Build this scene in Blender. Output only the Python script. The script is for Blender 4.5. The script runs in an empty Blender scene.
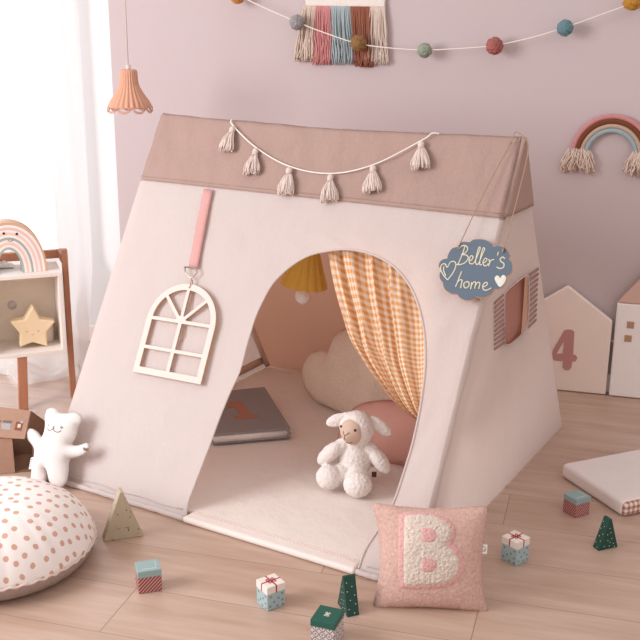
import bpy, bmesh, math, random
import numpy as np
from mathutils import Vector, Matrix, noise as mnoise
random.seed(7); rng = np.random.default_rng(7)
C = bpy.context.scene.collection
PI = math.pi
V = lambda *a: np.array(a, float)
def unit(v): v = np.asarray(v, float); return v/np.linalg.norm(v)

# ------------------------------------------------------------------ camera
FPX = 1014.9707
CAM = V(2.11009, -1.98941, 1.33303); YAW, PIT, ROLL = -.52987562, .28974920, .0068039
FW = V(math.sin(YAW)*math.cos(PIT), math.cos(YAW)*math.cos(PIT), -math.sin(PIT))
_R = V(math.cos(YAW), -math.sin(YAW), 0); _U = np.cross(_R, FW)
RT = _R*math.cos(ROLL)+_U*math.sin(ROLL); UP = -_R*math.sin(ROLL)+_U*math.cos(ROLL)
cd = bpy.data.cameras.new('camera'); cd.sensor_width = 36; cd.lens = FPX/640*36; cd.clip_start = .05
co = bpy.data.objects.new('camera', cd); C.objects.link(co)
co.matrix_world = Matrix([[*[float(q) for q in (RT[i], UP[i], -FW[i], CAM[i])]] for i in range(3)]+[[0, 0, 0, 1]])
bpy.context.scene.camera = co

# ------------------------------------------------------------------ frames: a plane in the room with its own axes
class Fr:
    def __init__(s, o, ex, ey, ez=None):
        s.o = V(*o); s.ex = unit(ex); s.ey = unit(ey); s.ez = unit(np.cross(s.ex, s.ey)) if ez is None else unit(ez)
    def w(s, p):
        p = np.atleast_2d(np.asarray(p, float)); return s.o+p[:, :1]*s.ex+p[:, 1:2]*s.ey+(p[:, 2:3]*s.ez if p.shape[1] > 2 else 0)
    def px(s, u, v, off=0):                       # where a sight line meets the plane, in plane coordinates
        d = FW+RT*(u-320)/FPX-UP*(v-320)/FPX
        t = ((s.o+s.ez*off-CAM)@s.ez)/(d@s.ez); X = CAM+d*t-s.o
        return V(X@s.ex, X@s.ey)
    def pxs(s, pts, off=0): return np.array([s.px(u, v, off) for u, v in pts])
L, W, H = 1.2, 1.20231, 1.03715
S = math.hypot(H, W/2)
FLOOR = Fr((0, 0, 0), (1, 0, 0), (0, 1, 0))
FRONT = Fr((0, 0, 0), (1, 0, 0), (0, W/2, H), (0, -H, W/2))
GABLE = Fr((L, 0, 0), (0, 1, 0), (0, 0, 1), (1, 0, 0))
_a = math.radians(14.5)
WD = V(math.cos(_a), math.sin(_a), 0); WN = V(math.sin(_a), -math.cos(_a), 0); WP = V(-.873, 1.08, 0)
WALL = Fr(WP, WD, (0, 0, 1), WN)
def fl(u, v, z=0):
    q = FLOOR.px(u, v, z); return V(q[0], q[1], z)

# ------------------------------------------------------------------ materials
def lin(h):
    h = h.lstrip('#'); c = [int(h[i:i+2], 16)/255 for i in (0, 2, 4)]
    return tuple(x/12.92 if x <= .04045 else ((x+.055)/1.055)**2.4 for x in c)+(1,)
class NT:
    def __init__(s, name):
        s.m = bpy.data.materials.new(name); s.m.use_nodes = True; s.t = s.m.node_tree; s.n = s.t.nodes
        s.bsdf = s.n['Principled BSDF']; s.out = s.n['Material Output']
    def add(s, typ, **k):
        n = s.n.new(typ)
        for a, b in k.items(): setattr(n, a, b)
        return n
    def ln(s, a, b): s.t.links.new(a, b)
    def setin(s, sock, v):
        if hasattr(v, 'is_output'): s.ln(v, sock)
        else: sock.default_value = v
    def math(s, op, a, b=None, c=None):
        n = s.add('ShaderNodeMath', operation=op); s.setin(n.inputs[0], a)
        if b is not None: s.setin(n.inputs[1], b)
        if c is not None: s.setin(n.inputs[2], c)
        return n.outputs[0]
    def mix(s, f, a, b, bt='MIX'):
        n = s.add('ShaderNodeMix', data_type='RGBA', blend_type=bt)
        s.setin(n.inputs[0], f); s.setin(n.inputs[6], a); s.setin(n.inputs[7], b); return n.outputs[2]
    def noise(s, scale, vec=None, detail=3, rough=.5, out=0):
        n = s.add('ShaderNodeTexNoise'); n.inputs['Scale'].default_value = scale; n.inputs['Detail'].default_value = detail; n.inputs['Roughness'].default_value = rough
        if vec is not None: s.ln(vec, n.inputs['Vector'])
        return n.outputs[out]
    def coord(s, which='Object'): return s.add('ShaderNodeTexCoord').outputs[which]
    def bump(s, h, strength, dist=.002):
        b = s.add('ShaderNodeBump'); b.inputs['Strength'].default_value = strength; b.inputs['Distance'].default_value = dist
        s.ln(h, b.inputs['Height']); s.ln(b.outputs[0], s.bsdf.inputs['Normal']); return b.outputs[0]
def fabric(name, col, rough=.95, weave=700, bump=.25, var=.06, transl=0, wrinkle=0, spec=.15, tcol=None):
    t = NT(name); c = lin(col) if isinstance(col, str) else col
    oc = t.coord()
    n1 = t.noise(9, oc, 4); n2 = t.noise(weave, oc, 2)
    n3 = t.noise(min(weave, 150), oc, 2, .7)
    f = t.math('MULTIPLY_ADD', n1, var*2, 1-var); f = t.math('ADD', f, t.math('MULTIPLY', t.math('SUBTRACT', n3, .5), var*3)); f = t.math('ADD', f, t.math('MULTIPLY', t.math('SUBTRACT', n2, .5), var*2))
    cc = t.add('ShaderNodeVectorMath', operation='SCALE'); cc.inputs[0].default_value = c[:3]; t.ln(f, cc.inputs['Scale'])
    t.ln(cc.outputs[0], t.bsdf.inputs['Base Color'])
    t.bsdf.inputs['Roughness'].default_value = rough; t.bsdf.inputs['Specular IOR Level'].default_value = spec
    h = n2
    h = t.math('ADD', t.math('MULTIPLY', n2, .4), t.math('MULTIPLY', n3, .3))
    if wrinkle:
        wv = t.add('ShaderNodeMapping'); wv.inputs['Scale'].default_value = (1, 1, .45); wv.inputs['Rotation'].default_value = (.2, .5, .1); t.ln(oc, wv.inputs['Vector'])
        h = t.math('ADD', h, t.math('MULTIPLY', t.noise(13, wv.outputs[0], 4, .5), wrinkle*2.2))
    nb = t.bump(h, bump, .006)
    if transl:
        tr = t.add('ShaderNodeBsdfTranslucent'); t.ln(nb, tr.inputs['Normal'])
        if tcol: tr.inputs['Color'].default_value = lin(tcol)
        else: t.ln(cc.outputs[0], tr.inputs['Color'])
        mx = t.add('ShaderNodeMixShader'); mx.inputs[0].default_value = transl
        t.ln(t.bsdf.outputs[0], mx.inputs[1]); t.ln(tr.outputs[0], mx.inputs[2]); t.ln(mx.outputs[0], t.out.inputs[0])
    return t.m
def plain(name, col, rough=.5, metal=0, bump=0, scale=60, var=.03, spec=.4):
    t = NT(name); c = lin(col); oc = t.coord(); n1 = t.noise(scale, oc, 4)
    cc = t.add('ShaderNodeVectorMath', operation='SCALE'); cc.inputs[0].default_value = c[:3]
    t.ln(t.math('MULTIPLY_ADD', n1, var*2, 1-var), cc.inputs['Scale']); t.ln(cc.outputs[0], t.bsdf.inputs['Base Color'])
    t.bsdf.inputs['Roughness'].default_value = rough; t.bsdf.inputs['Metallic'].default_value = metal; t.bsdf.inputs['Specular IOR Level'].default_value = spec
    if bump: t.bump(n1, bump)
    return t.m
def wood(name, col, col2, scale=(4, 40, 40), rough=.55):
    t = NT(name); mp = t.add('ShaderNodeMapping'); mp.inputs['Scale'].default_value = scale; t.ln(t.coord(), mp.inputs['Vector'])
    n = t.noise(3, mp.outputs[0], 5, .6)
    t.ln(t.mix(n, lin(col), lin(col2)), t.bsdf.inputs['Base Color']); t.bsdf.inputs['Roughness'].default_value = rough; t.bump(n, .1); return t.m

# ------------------------------------------------------------------ mesh collection
class MB:
    def __init__(s): s.v = []; s.f = []; s.mi = []; s.uv = {}; s.n = 0; s.m = 0
    def add(s, verts, faces, uvs=None):
        verts = np.asarray(verts, float); k = s.n; s.v.append(verts); s.n += len(verts)
        for f in faces: s.f.append(tuple(int(i)+k for i in f)); s.mi.append(s.m)
        if uvs is not None:
            for i, q in enumerate(uvs): s.uv[k+i] = q
        return s
    def grid(s, P, uv=None, closeu=False, closev=False):        # P[nv][nu]
        P = np.asarray(P, float); nv, nu = P.shape[:2]; F = []
        for j in range(nv-(0 if closev else 1)):
            for i in range(nu-(0 if closeu else 1)):
                a, b = j*nu+i, j*nu+(i+1) % nu; c, d = ((j+1) % nv)*nu+(i+1) % nu, ((j+1) % nv)*nu+i; F.append((a, b, c, d))
        return s.add(P.reshape(-1, 3), F, None if uv is None else np.asarray(uv).reshape(-1, 2))
    def tube(s, pts, r, n=6, caps=True, flat=None):
        pts = np.asarray(pts, float); k = len(pts); r = np.broadcast_to(np.asarray(r, float), (k,))
        T = np.gradient(pts, axis=0); T /= np.linalg.norm(T, axis=1)[:, None]+1e-12
        a = unit(np.cross(T[0], V(.31, .77, .55))); P = []
        for i in range(k):
            a = unit(a-T[i]*(a@T[i])); b = np.cross(T[i], a)
            P.append([pts[i]+r[i]*(a*math.cos(q)+b*math.sin(q)) for q in np.linspace(0, 2*PI, n, endpoint=False)])
        k0 = s.n; s.grid(P, closeu=True)
        if caps:
            s.f.append(tuple(k0+i for i in range(n))[::-1]); s.mi.append(s.m); s.f.append(tuple(k0+(k-1)*n+i for i in range(n))); s.mi.append(s.m)
        return s
    def lathe(s, prof, n=40, fr=None, mod=None):               # prof (r,z); axis = frame ez
        P = []
        for r, z in prof:
            row = []
            for q in np.linspace(0, 2*PI, n, endpoint=False):
                rr, zz = (r, z) if mod is None else mod(r, z, q)
                row.append((rr*math.cos(q), rr*math.sin(q), zz))
            P.append(row)
        P = np.array(P)
        if fr is not None: P = fr.w(P.reshape(-1, 3)).reshape(P.shape)
        k0 = s.n; s.grid(P, closeu=True); k = len(prof)
        if prof[0][0] > 1e-4: s.f.append(tuple(k0+i for i in range(n))[::-1]); s.mi.append(s.m)
        if prof[-1][0] > 1e-4: s.f.append(tuple(k0+(k-1)*n+i for i in range(n))); s.mi.append(s.m)
        return s
    def ell(s, c, r, fr=None, n=20, rot=0, jit=0):
        P = []
        for p in np.linspace(-PI/2, PI/2, n//2+1):
            P.append([(math.cos(p)*math.cos(q), math.sin(p), math.cos(p)*math.sin(q)) for q in np.linspace(0, 2*PI, n, endpoint=False)])
        P = np.array(P)
        if jit: P *= (1+rng.normal(0, jit, P.shape[:2]))[..., None]
        P = P.reshape(-1, 3)*np.array(r); cr, sr = math.cos(rot), math.sin(rot)
        P = np.stack([P[:, 0]*cr-P[:, 1]*sr, P[:, 0]*sr+P[:, 1]*cr, P[:, 2]], 1)+np.array(c)
        if fr is not None: P = fr.w(P)
        return s.grid(P.reshape(n//2+1, n, 3), closeu=True)
    def box(s, a, b, fr=None):                                  # corners in frame
        (x0, y0, z0), (x1, y1, z1) = a, b
        P = np.array([(x0, y0, z0), (x1, y0, z0), (x1, y1, z0), (x0, y1, z0), (x0, y0, z1), (x1, y0, z1), (x1, y1, z1), (x0, y1, z1)], float)
        if fr is not None: P = fr.w(P)
        return s.add(P, [(3, 2, 1, 0), (4, 5, 6, 7), (0, 1, 5, 4), (1, 2, 6, 5), (2, 3, 7, 6), (3, 0, 4, 7)])
    def prism(s, poly, z0, z1, fr=None, holes=()):
        loops = [np.asarray(poly, float)]+[np.asarray(h, float) for h in holes]
        if holes:
            bm = bmesh.new(); E = []
            for lp in loops:
                vs = [bm.verts.new((x, y, 0)) for x, y in lp]
                E += [bm.edges.new((vs[i], vs[(i+1) % len(vs)])) for i in range(len(vs))]
            bmesh.ops.triangle_fill(bm, use_beauty=True, edges=E); bm.verts.index_update()
            base = [tuple(v.index for v in f.verts) for f in bm.faces]; xy = np.array([v.co[:2] for v in bm.verts]); bm.free()
        else:
            base = [tuple(range(len(poly)))]; xy = loops[0]
        n = len(xy); P = np.concatenate([np.c_[xy, np.full(n, z0)], np.c_[xy, np.full(n, z1)]])
        F = [tuple(reversed(b)) for b in base]+[tuple(i+n for i in b) for b in base]; k = 0
        for lp in loops:
            m = len(lp); F += [(k+i, k+(i+1) % m, n+k+(i+1) % m, n+k+i) for i in range(m)]; k += m
        if fr is not None: P = fr.w(P)
        return s.add(P, F)
roots = {}
def matof(o): return roots.get(o.name, Matrix())
def build(name, mb, mats, parent=None, smooth=True, bevel=0, seg=2, at=None, solid=0, subsurf=0, recalc=True, local=False, label=None):
    """One mesh object. World coordinates are turned into the frame of the thing it belongs to (or of `at`)."""
    P = np.concatenate(mb.v)
    root = parent
    while root is not None and root.parent is not None: root = root.parent
    if root is not None and root.name in roots: M = roots[root.name]
    elif at is not None: M = Matrix.Translation([float(q) for q in at])
    else: M = Matrix()
    me = bpy.data.meshes.new(name)
    if not local:
        Mi = np.array(M.inverted()); P = P@Mi[:3, :3].T+Mi[:3, 3]
    me.from_pydata([tuple(map(float, p)) for p in P], [], mb.f)
    for m in (mats if isinstance(mats, (list, tuple)) else [mats]): me.materials.append(m)
    me.polygons.foreach_set('material_index', mb.mi[:len(me.polygons)])
    if mb.uv:
        uvl = me.uv_layers.new(name='UVMap')
        for lp in me.loops: uvl.data[lp.index].uv = [float(q) for q in mb.uv.get(lp.vertex_index, (0, 0))]
    bm = bmesh.new(); bm.from_mesh(me)
    bmesh.ops.remove_doubles(bm, verts=bm.verts, dist=1e-6)
    if recalc: bmesh.ops.recalc_face_normals(bm, faces=bm.faces)
    bm.to_mesh(me); bm.free()
    if smooth: me.polygons.foreach_set('use_smooth', [True]*len(me.polygons))
    o = bpy.data.objects.new(name, me); C.objects.link(o)
    if parent is not None: o.parent = parent
    elif at is not None: o.matrix_world = M; roots[o.name] = M
    if bevel:
        b = o.modifiers.new('bevel', 'BEVEL'); b.width = bevel; b.segments = seg; b.limit_method = 'ANGLE'; b.angle_limit = .6
        if smooth:
            w = o.modifiers.new('wn', 'WEIGHTED_NORMAL'); w.keep_sharp = False
    if solid:
        d = o.modifiers.new('solid', 'SOLIDIFY'); d.thickness = solid; d.offset = 0
    if subsurf:
        d = o.modifiers.new('sub', 'SUBSURF'); d.levels = d.render_levels = subsurf
    if label: o['label'] = label
    return o
def tag(o, label, cat, group=None, kind=None):
    o['label'] = label; o['category'] = cat
    if group: o['group'] = group
    if kind: o['kind'] = kind
    return o
def thing(name, loc, label, cat, group=None, rz=0):
    o = bpy.data.objects.new(name, None); C.objects.link(o); o.empty_display_size = .05
    M = Matrix.Translation([float(q) for q in loc])@Matrix.Rotation(rz, 4, 'Z'); o.matrix_world = M; roots[o.name] = M
    return tag(o, label, cat, group)
def struct(o): o['kind'] = 'structure'; return o
def crom(pts, n, closed=False):
    P = np.asarray(pts, float); k = len(P); out = []
    ts = np.linspace(0, k if closed else k-1, n, endpoint=not closed)
    g = (lambda i: P[i % k]) if closed else (lambda i: P[min(max(i, 0), k-1)])
    for t in ts:
        i = int(min(math.floor(t), k-1 if closed else k-2)); f = t-i; a, b, c, d = g(i-1), g(i), g(i+1), g(i+2)
        out.append(.5*((2*b)+(-a+c)*f+(2*a-5*b+4*c-d)*f*f+(-a+3*b-3*c+d)*f**3))
    return np.array(out)
def resample(P, n):
    P = np.asarray(P, float); d = np.r_[0, np.cumsum(np.linalg.norm(np.diff(P, axis=0), axis=1))]; t = np.linspace(0, d[-1], n)
    return np.stack([np.interp(t, d, P[:, i]) for i in range(P.shape[1])], 1)
def nz(x, y, z=0, s=1): return mnoise.noise(Vector((x*s, y*s, z*s)))

class Pillow:
    """A stuffed shape grown from its outline: height solves a membrane equation, so it bulges like sewn cloth."""
    def __init__(s, outline, n=64, T=.05, power=.5):
        P = np.asarray(outline, float); s.P = P; lo, hi = P.min(0), P.max(0); h = max(hi-lo)/n; s.h = h; s.lo = lo-h*2
        nx, ny = [int(q) for q in np.ceil((hi-lo)/h)+5]; X, Y = np.meshgrid(s.lo[0]+np.arange(nx)*h, s.lo[1]+np.arange(ny)*h, indexing='ij')
        A, B = P, np.roll(P, -1, 0); ins = np.zeros(X.shape, bool); D = np.full(X.shape, 1e9); NX = X.copy(); NY = Y.copy()
        for (ax, ay), (bx, by) in zip(A, B):
            if ay != by: ins ^= ((ay > Y) != (by > Y)) & (X < (bx-ax)*(Y-ay)/(by-ay)+ax)
            dx, dy = bx-ax, by-ay; t = np.clip(((X-ax)*dx+(Y-ay)*dy)/(dx*dx+dy*dy+1e-15), 0, 1); qx, qy = ax+t*dx, ay+t*dy
            d = np.hypot(X-qx, Y-qy); m = d < D; D[m] = d[m]; NX[m] = qx[m]; NY[m] = qy[m]
        good = ins & (D > .3*h)
        cell = good[:-1, :-1] & good[1:, :-1] & good[1:, 1:] & good[:-1, 1:]
        used = np.zeros(X.shape, bool); cnt = np.zeros(X.shape, int)
        for a, b in ((0, 0), (1, 0), (1, 1), (0, 1)):
            used[a:nx-1+a, b:ny-1+b] |= cell; cnt[a:nx-1+a, b:ny-1+b] += cell
        edge = used & (cnt < 4); core = used & ~edge
        Z = np.zeros(X.shape)
        for _ in range(2500):
            Zn = .25*(np.roll(Z, 1, 0)+np.roll(Z, -1, 0)+np.roll(Z, 1, 1)+np.roll(Z, -1, 1)+h*h); Z = np.where(core, Zn, 0)
        Z = Z**power; s.Z = Z/Z.max()*T; s.nx, s.ny = nx, ny
        X = np.where(edge, NX, X); Y = np.where(edge, NY, Y); s.X, s.Y, s.used, s.edge, s.cell = X, Y, used, edge, cell
    def height(s, x, y):
        fx, fy = (x-s.lo[0])/s.h, (y-s.lo[1])/s.h; i, j = int(fx), int(fy); i = min(max(i, 0), s.nx-2); j = min(max(j, 0), s.ny-2); a, b = fx-i, fy-j; Z = s.Z
        return (Z[i, j]*(1-a)+Z[i+1, j]*a)*(1-b)+(Z[i, j+1]*(1-a)+Z[i+1, j+1]*a)*b
    def mesh(s, mb, fr, front=1, back=1, disp=None, base=None):
        idx = -np.ones(s.X.shape, int); ids = np.argwhere(s.used)
        for k, (i, j) in enumerate(ids): idx[i, j] = k
        for sg, amt in ((1, front), (-1, back)):
            if amt is None: continue
            P = []
            for i, j in ids:
                x, y = s.X[i, j], s.Y[i, j]; z = sg*amt*s.Z[i, j]
                if disp is not None: z += sg*disp(x, y)*(0 if s.edge[i, j] else 1)
                if base is not None: z += base(x, y)
                P.append((x, y, z))
            F = []
            for i, j in np.argwhere(s.cell):
                q = (idx[i, j], idx[i+1, j], idx[i+1, j+1], idx[i, j+1]); F.append(q if sg > 0 else q[::-1])
            mb.add(fr.w(np.array(P)), F)
        return mb

# ------------------------------------------------------------------ palette
M_CANVAS = fabric('white canvas', '#e2dad8', weave=420, bump=.38, var=.015, transl=.36, wrinkle=1.2, tcol='#f0dfd6')
M_ROSE = fabric('dusty rose canvas', '#b2978e', weave=420, bump=.6, var=.05, transl=.10, wrinkle=1.6)
M_BACK = fabric('tan lining canvas', '#cba58e', weave=500, bump=.3, var=.03, transl=.5, wrinkle=.6, tcol='#f4c6a8')
M_MAT = fabric('quilted cotton', '#eadfd9', weave=400, bump=.4, var=.02, wrinkle=1.0)
M_SEAM = fabric('seam', '#d9c3ba')
M_COTTON = fabric('cotton yarn', '#dccbc3', weave=900, bump=.5, var=.08)
M_STRING = fabric('white string', '#efe8e2', weave=900)
M_JUTE = fabric('jute string', '#b09078', weave=900)
M_PINKSTRAP = fabric('pink ribbon', '#d0a09b', weave=900, bump=.5)
M_METAL = plain('metal ring', '#b8aca4', .35, .9)
M_WHITEPAINT = plain('white painted wood', '#d6cbc3', .6)
M_EDGEWOOD = plain('raw wood edge', '#c39a7d', .6)
M_POLE = wood('pole wood', '#f6e6da', '#ead6c6')
M_WHITEWALL = plain('white wall paint', '#e6e8ea', .8, bump=.05, scale=200, var=.01)
M_PINKWALL = plain('pink wall paint', '#c6b9bb', .85, bump=.12, scale=160, var=.025, spec=.2)
M_BASEB = plain('baseboard paint', '#f2e7e2', .4)

# ================================================================== SETTING
def floor_mat():
    t = NT('oak plank floor'); g = t.add('ShaderNodeNewGeometry').outputs['Position']
    def dot(vec, base):
        s = t.add('ShaderNodeVectorMath', operation='DOT_PRODUCT'); t.ln(g, s.inputs[0]); s.inputs[1].default_value = tuple(vec)
        return t.math('SUBTRACT', s.outputs['Value'], float(base@vec))
    al = dot(WD, WP); pe = dot(WN, WP)
    pw, pl = .1935, 1.21
    rowf = t.math('DIVIDE', pe, pw); row = t.math('FLOOR', rowf); fr_ = t.math('FRACT', rowf)
    jo = t.math('SUBTRACT', al, t.math('MULTIPLY_ADD', t.math('SUBTRACT', row, 7), .40, 1.51))
    cf = t.math('DIVIDE', jo, pl); col = t.math('FLOOR', cf); ff = t.math('FRACT', cf)
    cmb = t.add('ShaderNodeCombineXYZ'); t.ln(row, cmb.inputs[0]); t.ln(col, cmb.inputs[1])
    wn = t.add('ShaderNodeTexWhiteNoise', noise_dimensions='3D'); t.ln(cmb.outputs[0], wn.inputs['Vector'])
    v = t.add('ShaderNodeCombineXYZ')
    t.ln(t.math('ADD', al, t.math('MULTIPLY', wn.outputs['Value'], 31)), v.inputs[0]); t.ln(t.math('MULTIPLY', pe, 9), v.inputs[1]); t.ln(t.math('MULTIPLY', wn.outputs['Value'], 17), v.inputs[2])
    n1 = t.noise(2.3, v.outputs[0], 6, .6)
    v2 = t.add('ShaderNodeVectorMath', operation='MULTIPLY'); t.ln(v.outputs[0], v2.inputs[0]); v2.inputs[1].default_value = (1.4, 2.2, 1)
    n2 = t.noise(6, v2.outputs[0], 4, .6)
    cr = t.add('ShaderNodeValToRGB'); e = cr.color_ramp.elements
    e[0].position = .3; e[0].color = lin('#b49683'); e[1].position = .68; e[1].color = lin('#cdb5a6'); t.ln(n1, cr.inputs[0])
    c = t.mix(t.math('MULTIPLY', n2, .34), cr.outputs[0], lin('#9c7a64'))
    c = t.mix(t.math('MULTIPLY', wn.outputs['Value'], .14), c, lin('#a5836c'))
    # knots
    vo = t.add('ShaderNodeTexVoronoi'); vo.inputs['Scale'].default_value = 1.5; vv = t.add('ShaderNodeVectorMath', operation='MULTIPLY'); t.ln(v.outputs[0], vv.inputs[0]); vv.inputs[1].default_value = (1.6, .7, 1); t.ln(vv.outputs[0], vo.inputs['Vector'])
    kn = t.math('MULTIPLY', t.math('LESS_THAN', vo.outputs['Distance'], .05), .5)
    c = t.mix(kn, c, lin('#7d5a43'))
    def edge(f, w): return t.math('ADD', t.math('LESS_THAN', f, w), t.math('GREATER_THAN', f, 1-w))
    gap = t.math('MINIMUM', t.math('ADD', edge(fr_, .006), edge(ff, .0012)), 1)
    c = t.mix(t.math('MULTIPLY', gap, .55), c, lin('#6d5040'))
    t.ln(c, t.bsdf.inputs['Base Color']); t.bsdf.inputs['Roughness'].default_value = .42; t.bsdf.inputs['Specular IOR Level'].default_value = .9
    t.bump(t.math('SUBTRACT', t.math('MULTIPLY', n2, .15), gap), .25, .002); return t.m
m = MB(); m.box((-4, -4, -.06), (6, 4, 0)); struct(build('floor', m, floor_mat(), smooth=False))
m = MB(); m.box((.205, 0, -.15), (4.5, 2.5, 0), WALL); struct(build('wall_back', m, M_PINKWALL, smooth=False))
m = MB(); m.box((-.06, 0, -.15), (.205, 2.5, .0), WALL); m.box((-1.6, 0, -.15), (-1.05, 2.5, 0), WALL); m.box((-1.05, 0, -.15), (-.06, .1, 0), WALL); m.box((-1.05, 2.15, -.15), (-.06, 2.5, 0), WALL)
struct(build('wall_back.001', m, M_WHITEWALL, smooth=False))
m = MB(); m.box((-1.6, 0, 0), (4.5, .07, .012), WALL); struct(build('baseboard_back', m, M_BASEB, smooth=False, bevel=.003))
wnd = bpy.data.objects.new('window_1', None); C.objects.link(wnd); wnd['kind'] = 'structure'
m = MB()
for a, b in (((-1.05, .1), (-1.0, 2.15)), ((-.11, .1), (-.06, 2.15)), ((-1.0, .1), (-.11, .15)), ((-1.0, 2.1), (-.11, 2.15))): m.box((*a, -.1), (*b, -.04), WALL)
build('window_frame', m, M_WHITEPAINT, wnd, smooth=False, bevel=.003)
t = NT('window glass'); t.bsdf.inputs['Transmission Weight'].default_value = 1; t.bsdf.inputs['Roughness'].default_value = 0; t.bsdf.inputs['IOR'].default_value = 1.02
m = MB(); m.box((-1.0, .15, -.072), (-.11, 2.1, -.068), WALL)
build('window_pane', m, t.m, wnd, smooth=False)

# sheer curtain: folds above, hem spread over the floor
t = NT('white voile'); t.bsdf.inputs['Base Color'].default_value = lin('#f6f6f7'); t.bsdf.inputs['Roughness'].default_value = 1; t.bsdf.inputs['Specular IOR Level'].default_value = 0
tr = t.add('ShaderNodeBsdfTranslucent'); tr.inputs['Color'].default_value = lin('#fbfbfc'); mx = t.add('ShaderNodeMixShader'); mx.inputs[0].default_value = .5
t.ln(t.bsdf.outputs[0], mx.inputs[1]); t.ln(tr.outputs[0], mx.inputs[2]); t.ln(mx.outputs[0], t.out.inputs[0])
tp_ = t.add('ShaderNodeBsdfTransparent'); m2_ = t.add('ShaderNodeMixShader'); m2_.inputs[0].default_value = .32
t.ln(mx.outputs[0], m2_.inputs[1]); t.ln(tp_.outputs[0], m2_.inputs[2]); t.ln(m2_.outputs[0], t.out.inputs[0])
M_VOILE = t.m
P = []
nu, nv = 220, 110
for j in range(nv):
    v = j/(nv-1); row = []
    for i in range(nu):
        u = i/(nu-1)
        z = 2.2*(1-v/.86) if v < .86 else 0
        k = max(0, 1-z/.42); k = k*k*(3-2*k) if v < .86 else 1
        q = max(0, (v-.86)/.14)                                     # the part that lies on the floor
        s0 = -1.05+1.155*u
        amp = .012+.008*math.sin(5*u+1)
        fold = amp*math.sin(2*PI*(u*8.5+.25*math.sin(3.1*u+2)+.10*z))+.006*math.sin(2*PI*u*15+2*z)
        off = .045+fold*(1-.5*k)
        s = s0+k*(.16-.28*(1-u)*.2)+.02*k*math.sin(9*u)+.05*q
        o = off+k*(.36+.17*(1-u)+.04*math.sin(2*PI*u*4.3))+q*(.10+.05*math.sin(2*PI*u*5+1))
        zz = z
        lump = .065*(1+math.sin(2*PI*u*6.3+3*v))*.5+.09*max(0, nz(u*14, v*12, 3))+.02*nz(u*34, v*40, 7)
        zz = max(z, 0)+k*lump*(1-q)**.7+.012*q*(1+nz(u*25, v*30, 1))
        row.append((s, max(zz, .004), o))
    P.append(row)
P = np.array(P); m = MB(); m.grid(WALL.w(P.reshape(-1, 3)).reshape(P.shape))
o = build('sheer_curtain', m, M_VOILE, at=WALL.w((-.4, 0, .1))[0])
tag(o, 'white sheer floor-length curtain over the bright window, hem heaped on the floor', 'curtain')

# ================================================================== TENT
tent = thing('play_tent', (.6, .6, 0), 'white canvas A-frame play tent with dusty rose roof and arched doorway', 'tent')
Tb = .81*S
arch_px = [(186, 519), (188, 503), (200, 470), (214, 430), (228, 395), (240, 368), (248, 336), (259, 305), (276, 278), (301, 258), (331, 250), (364, 252), (393, 266), (413, 292), (423, 326), (425, 360), (421, 400), (413, 440), (404, 471), (393, 503), (380, 527), (366, 549), (357, 574)]
ap = FRONT.pxs(arch_px); ap[0, 1] = .012; ap[-1, 1] = .003
NA = 150
A = resample(crom(ap, 400), NA)
def bpath(f):
    a, b = .40, .645
    if f < a: return (0, .003+(Tb-.003)*(f/a)**1.0)
    if f < b: return (L*(f-a)/(b-a), Tb)
    return (L, Tb-(Tb-.003)*(f-b)/(1-b))
def sag(x, y):
    e = min(1, 8*min(x/L, 1-x/L))*min(1, 6*y/S)
    return e*(-.006*math.sin(PI*min(1, y/Tb))+.0045*nz(x*3+y*2, y*2.2, 5)+.0022*nz(x*9-y*7, y*4+x*3, 1))
NR = 26; P = []
for j in range(NR):
    r = j/(NR-1); row = []
    for i in range(NA):
        f = i/(NA-1); b = np.array(bpath(f)); q = A[i]*(1-r)+b*r
        z = sag(*q)*min(1, 3*(1-r)+.0)
        ang = f*NA
        z += .007*math.exp(-((r-.2)/.28)**2)*nz(f*24, r*1.4, 2)*math.sin(PI*f)      # pull folds fanning from the arch
        row.append((q[0], q[1], z*min(1, (1-r)*5)))
    P.append(row)
P = np.array(P); m = MB(); m.grid(FRONT.w(P.reshape(-1, 3)).reshape(P.shape))
fp = build('front_panel', m, M_CANVAS, tent)
m = MB(); m.tube(FRONT.w(np.c_[A, P[0][:, 2]+.001]), .0032, 6); build('door_piping', m, M_CANVAS, fp)
m = MB()
Ao = np.array([A[i]*(1-.055)+np.array(bpath(i/(NA-1)))*.055 for i in range(4, NA-4)])
for xa_, xb_ in ((0, A[0][0]-.02), (A[-1][0]+.02, L)):
    m = MB(); m.tube(FRONT.w([(x, .028+.002*math.sin(x*40), .004) for x in np.linspace(xa_, xb_, 30)]), .0016, 4); build('hem_stitching', m, M_CANVAS, fp)
# puffy hem along the ground
for x0, x1 in ((-.004, A[0][0]), (A[-1][0], L+.004)):
    m = MB(); xs = np.linspace(x0, x1, 60); m.tube(np.array([(x, -.003+.002*nz(x*30, 2), 0.0095+.002*nz(x*22, 5)) for x in xs]), [.0075+.003*nz(x*25, 1)+.002*nz(x*60, 3) for x in xs], 10)
    build('bottom_hem', m, M_CANVAS, tent)
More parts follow.
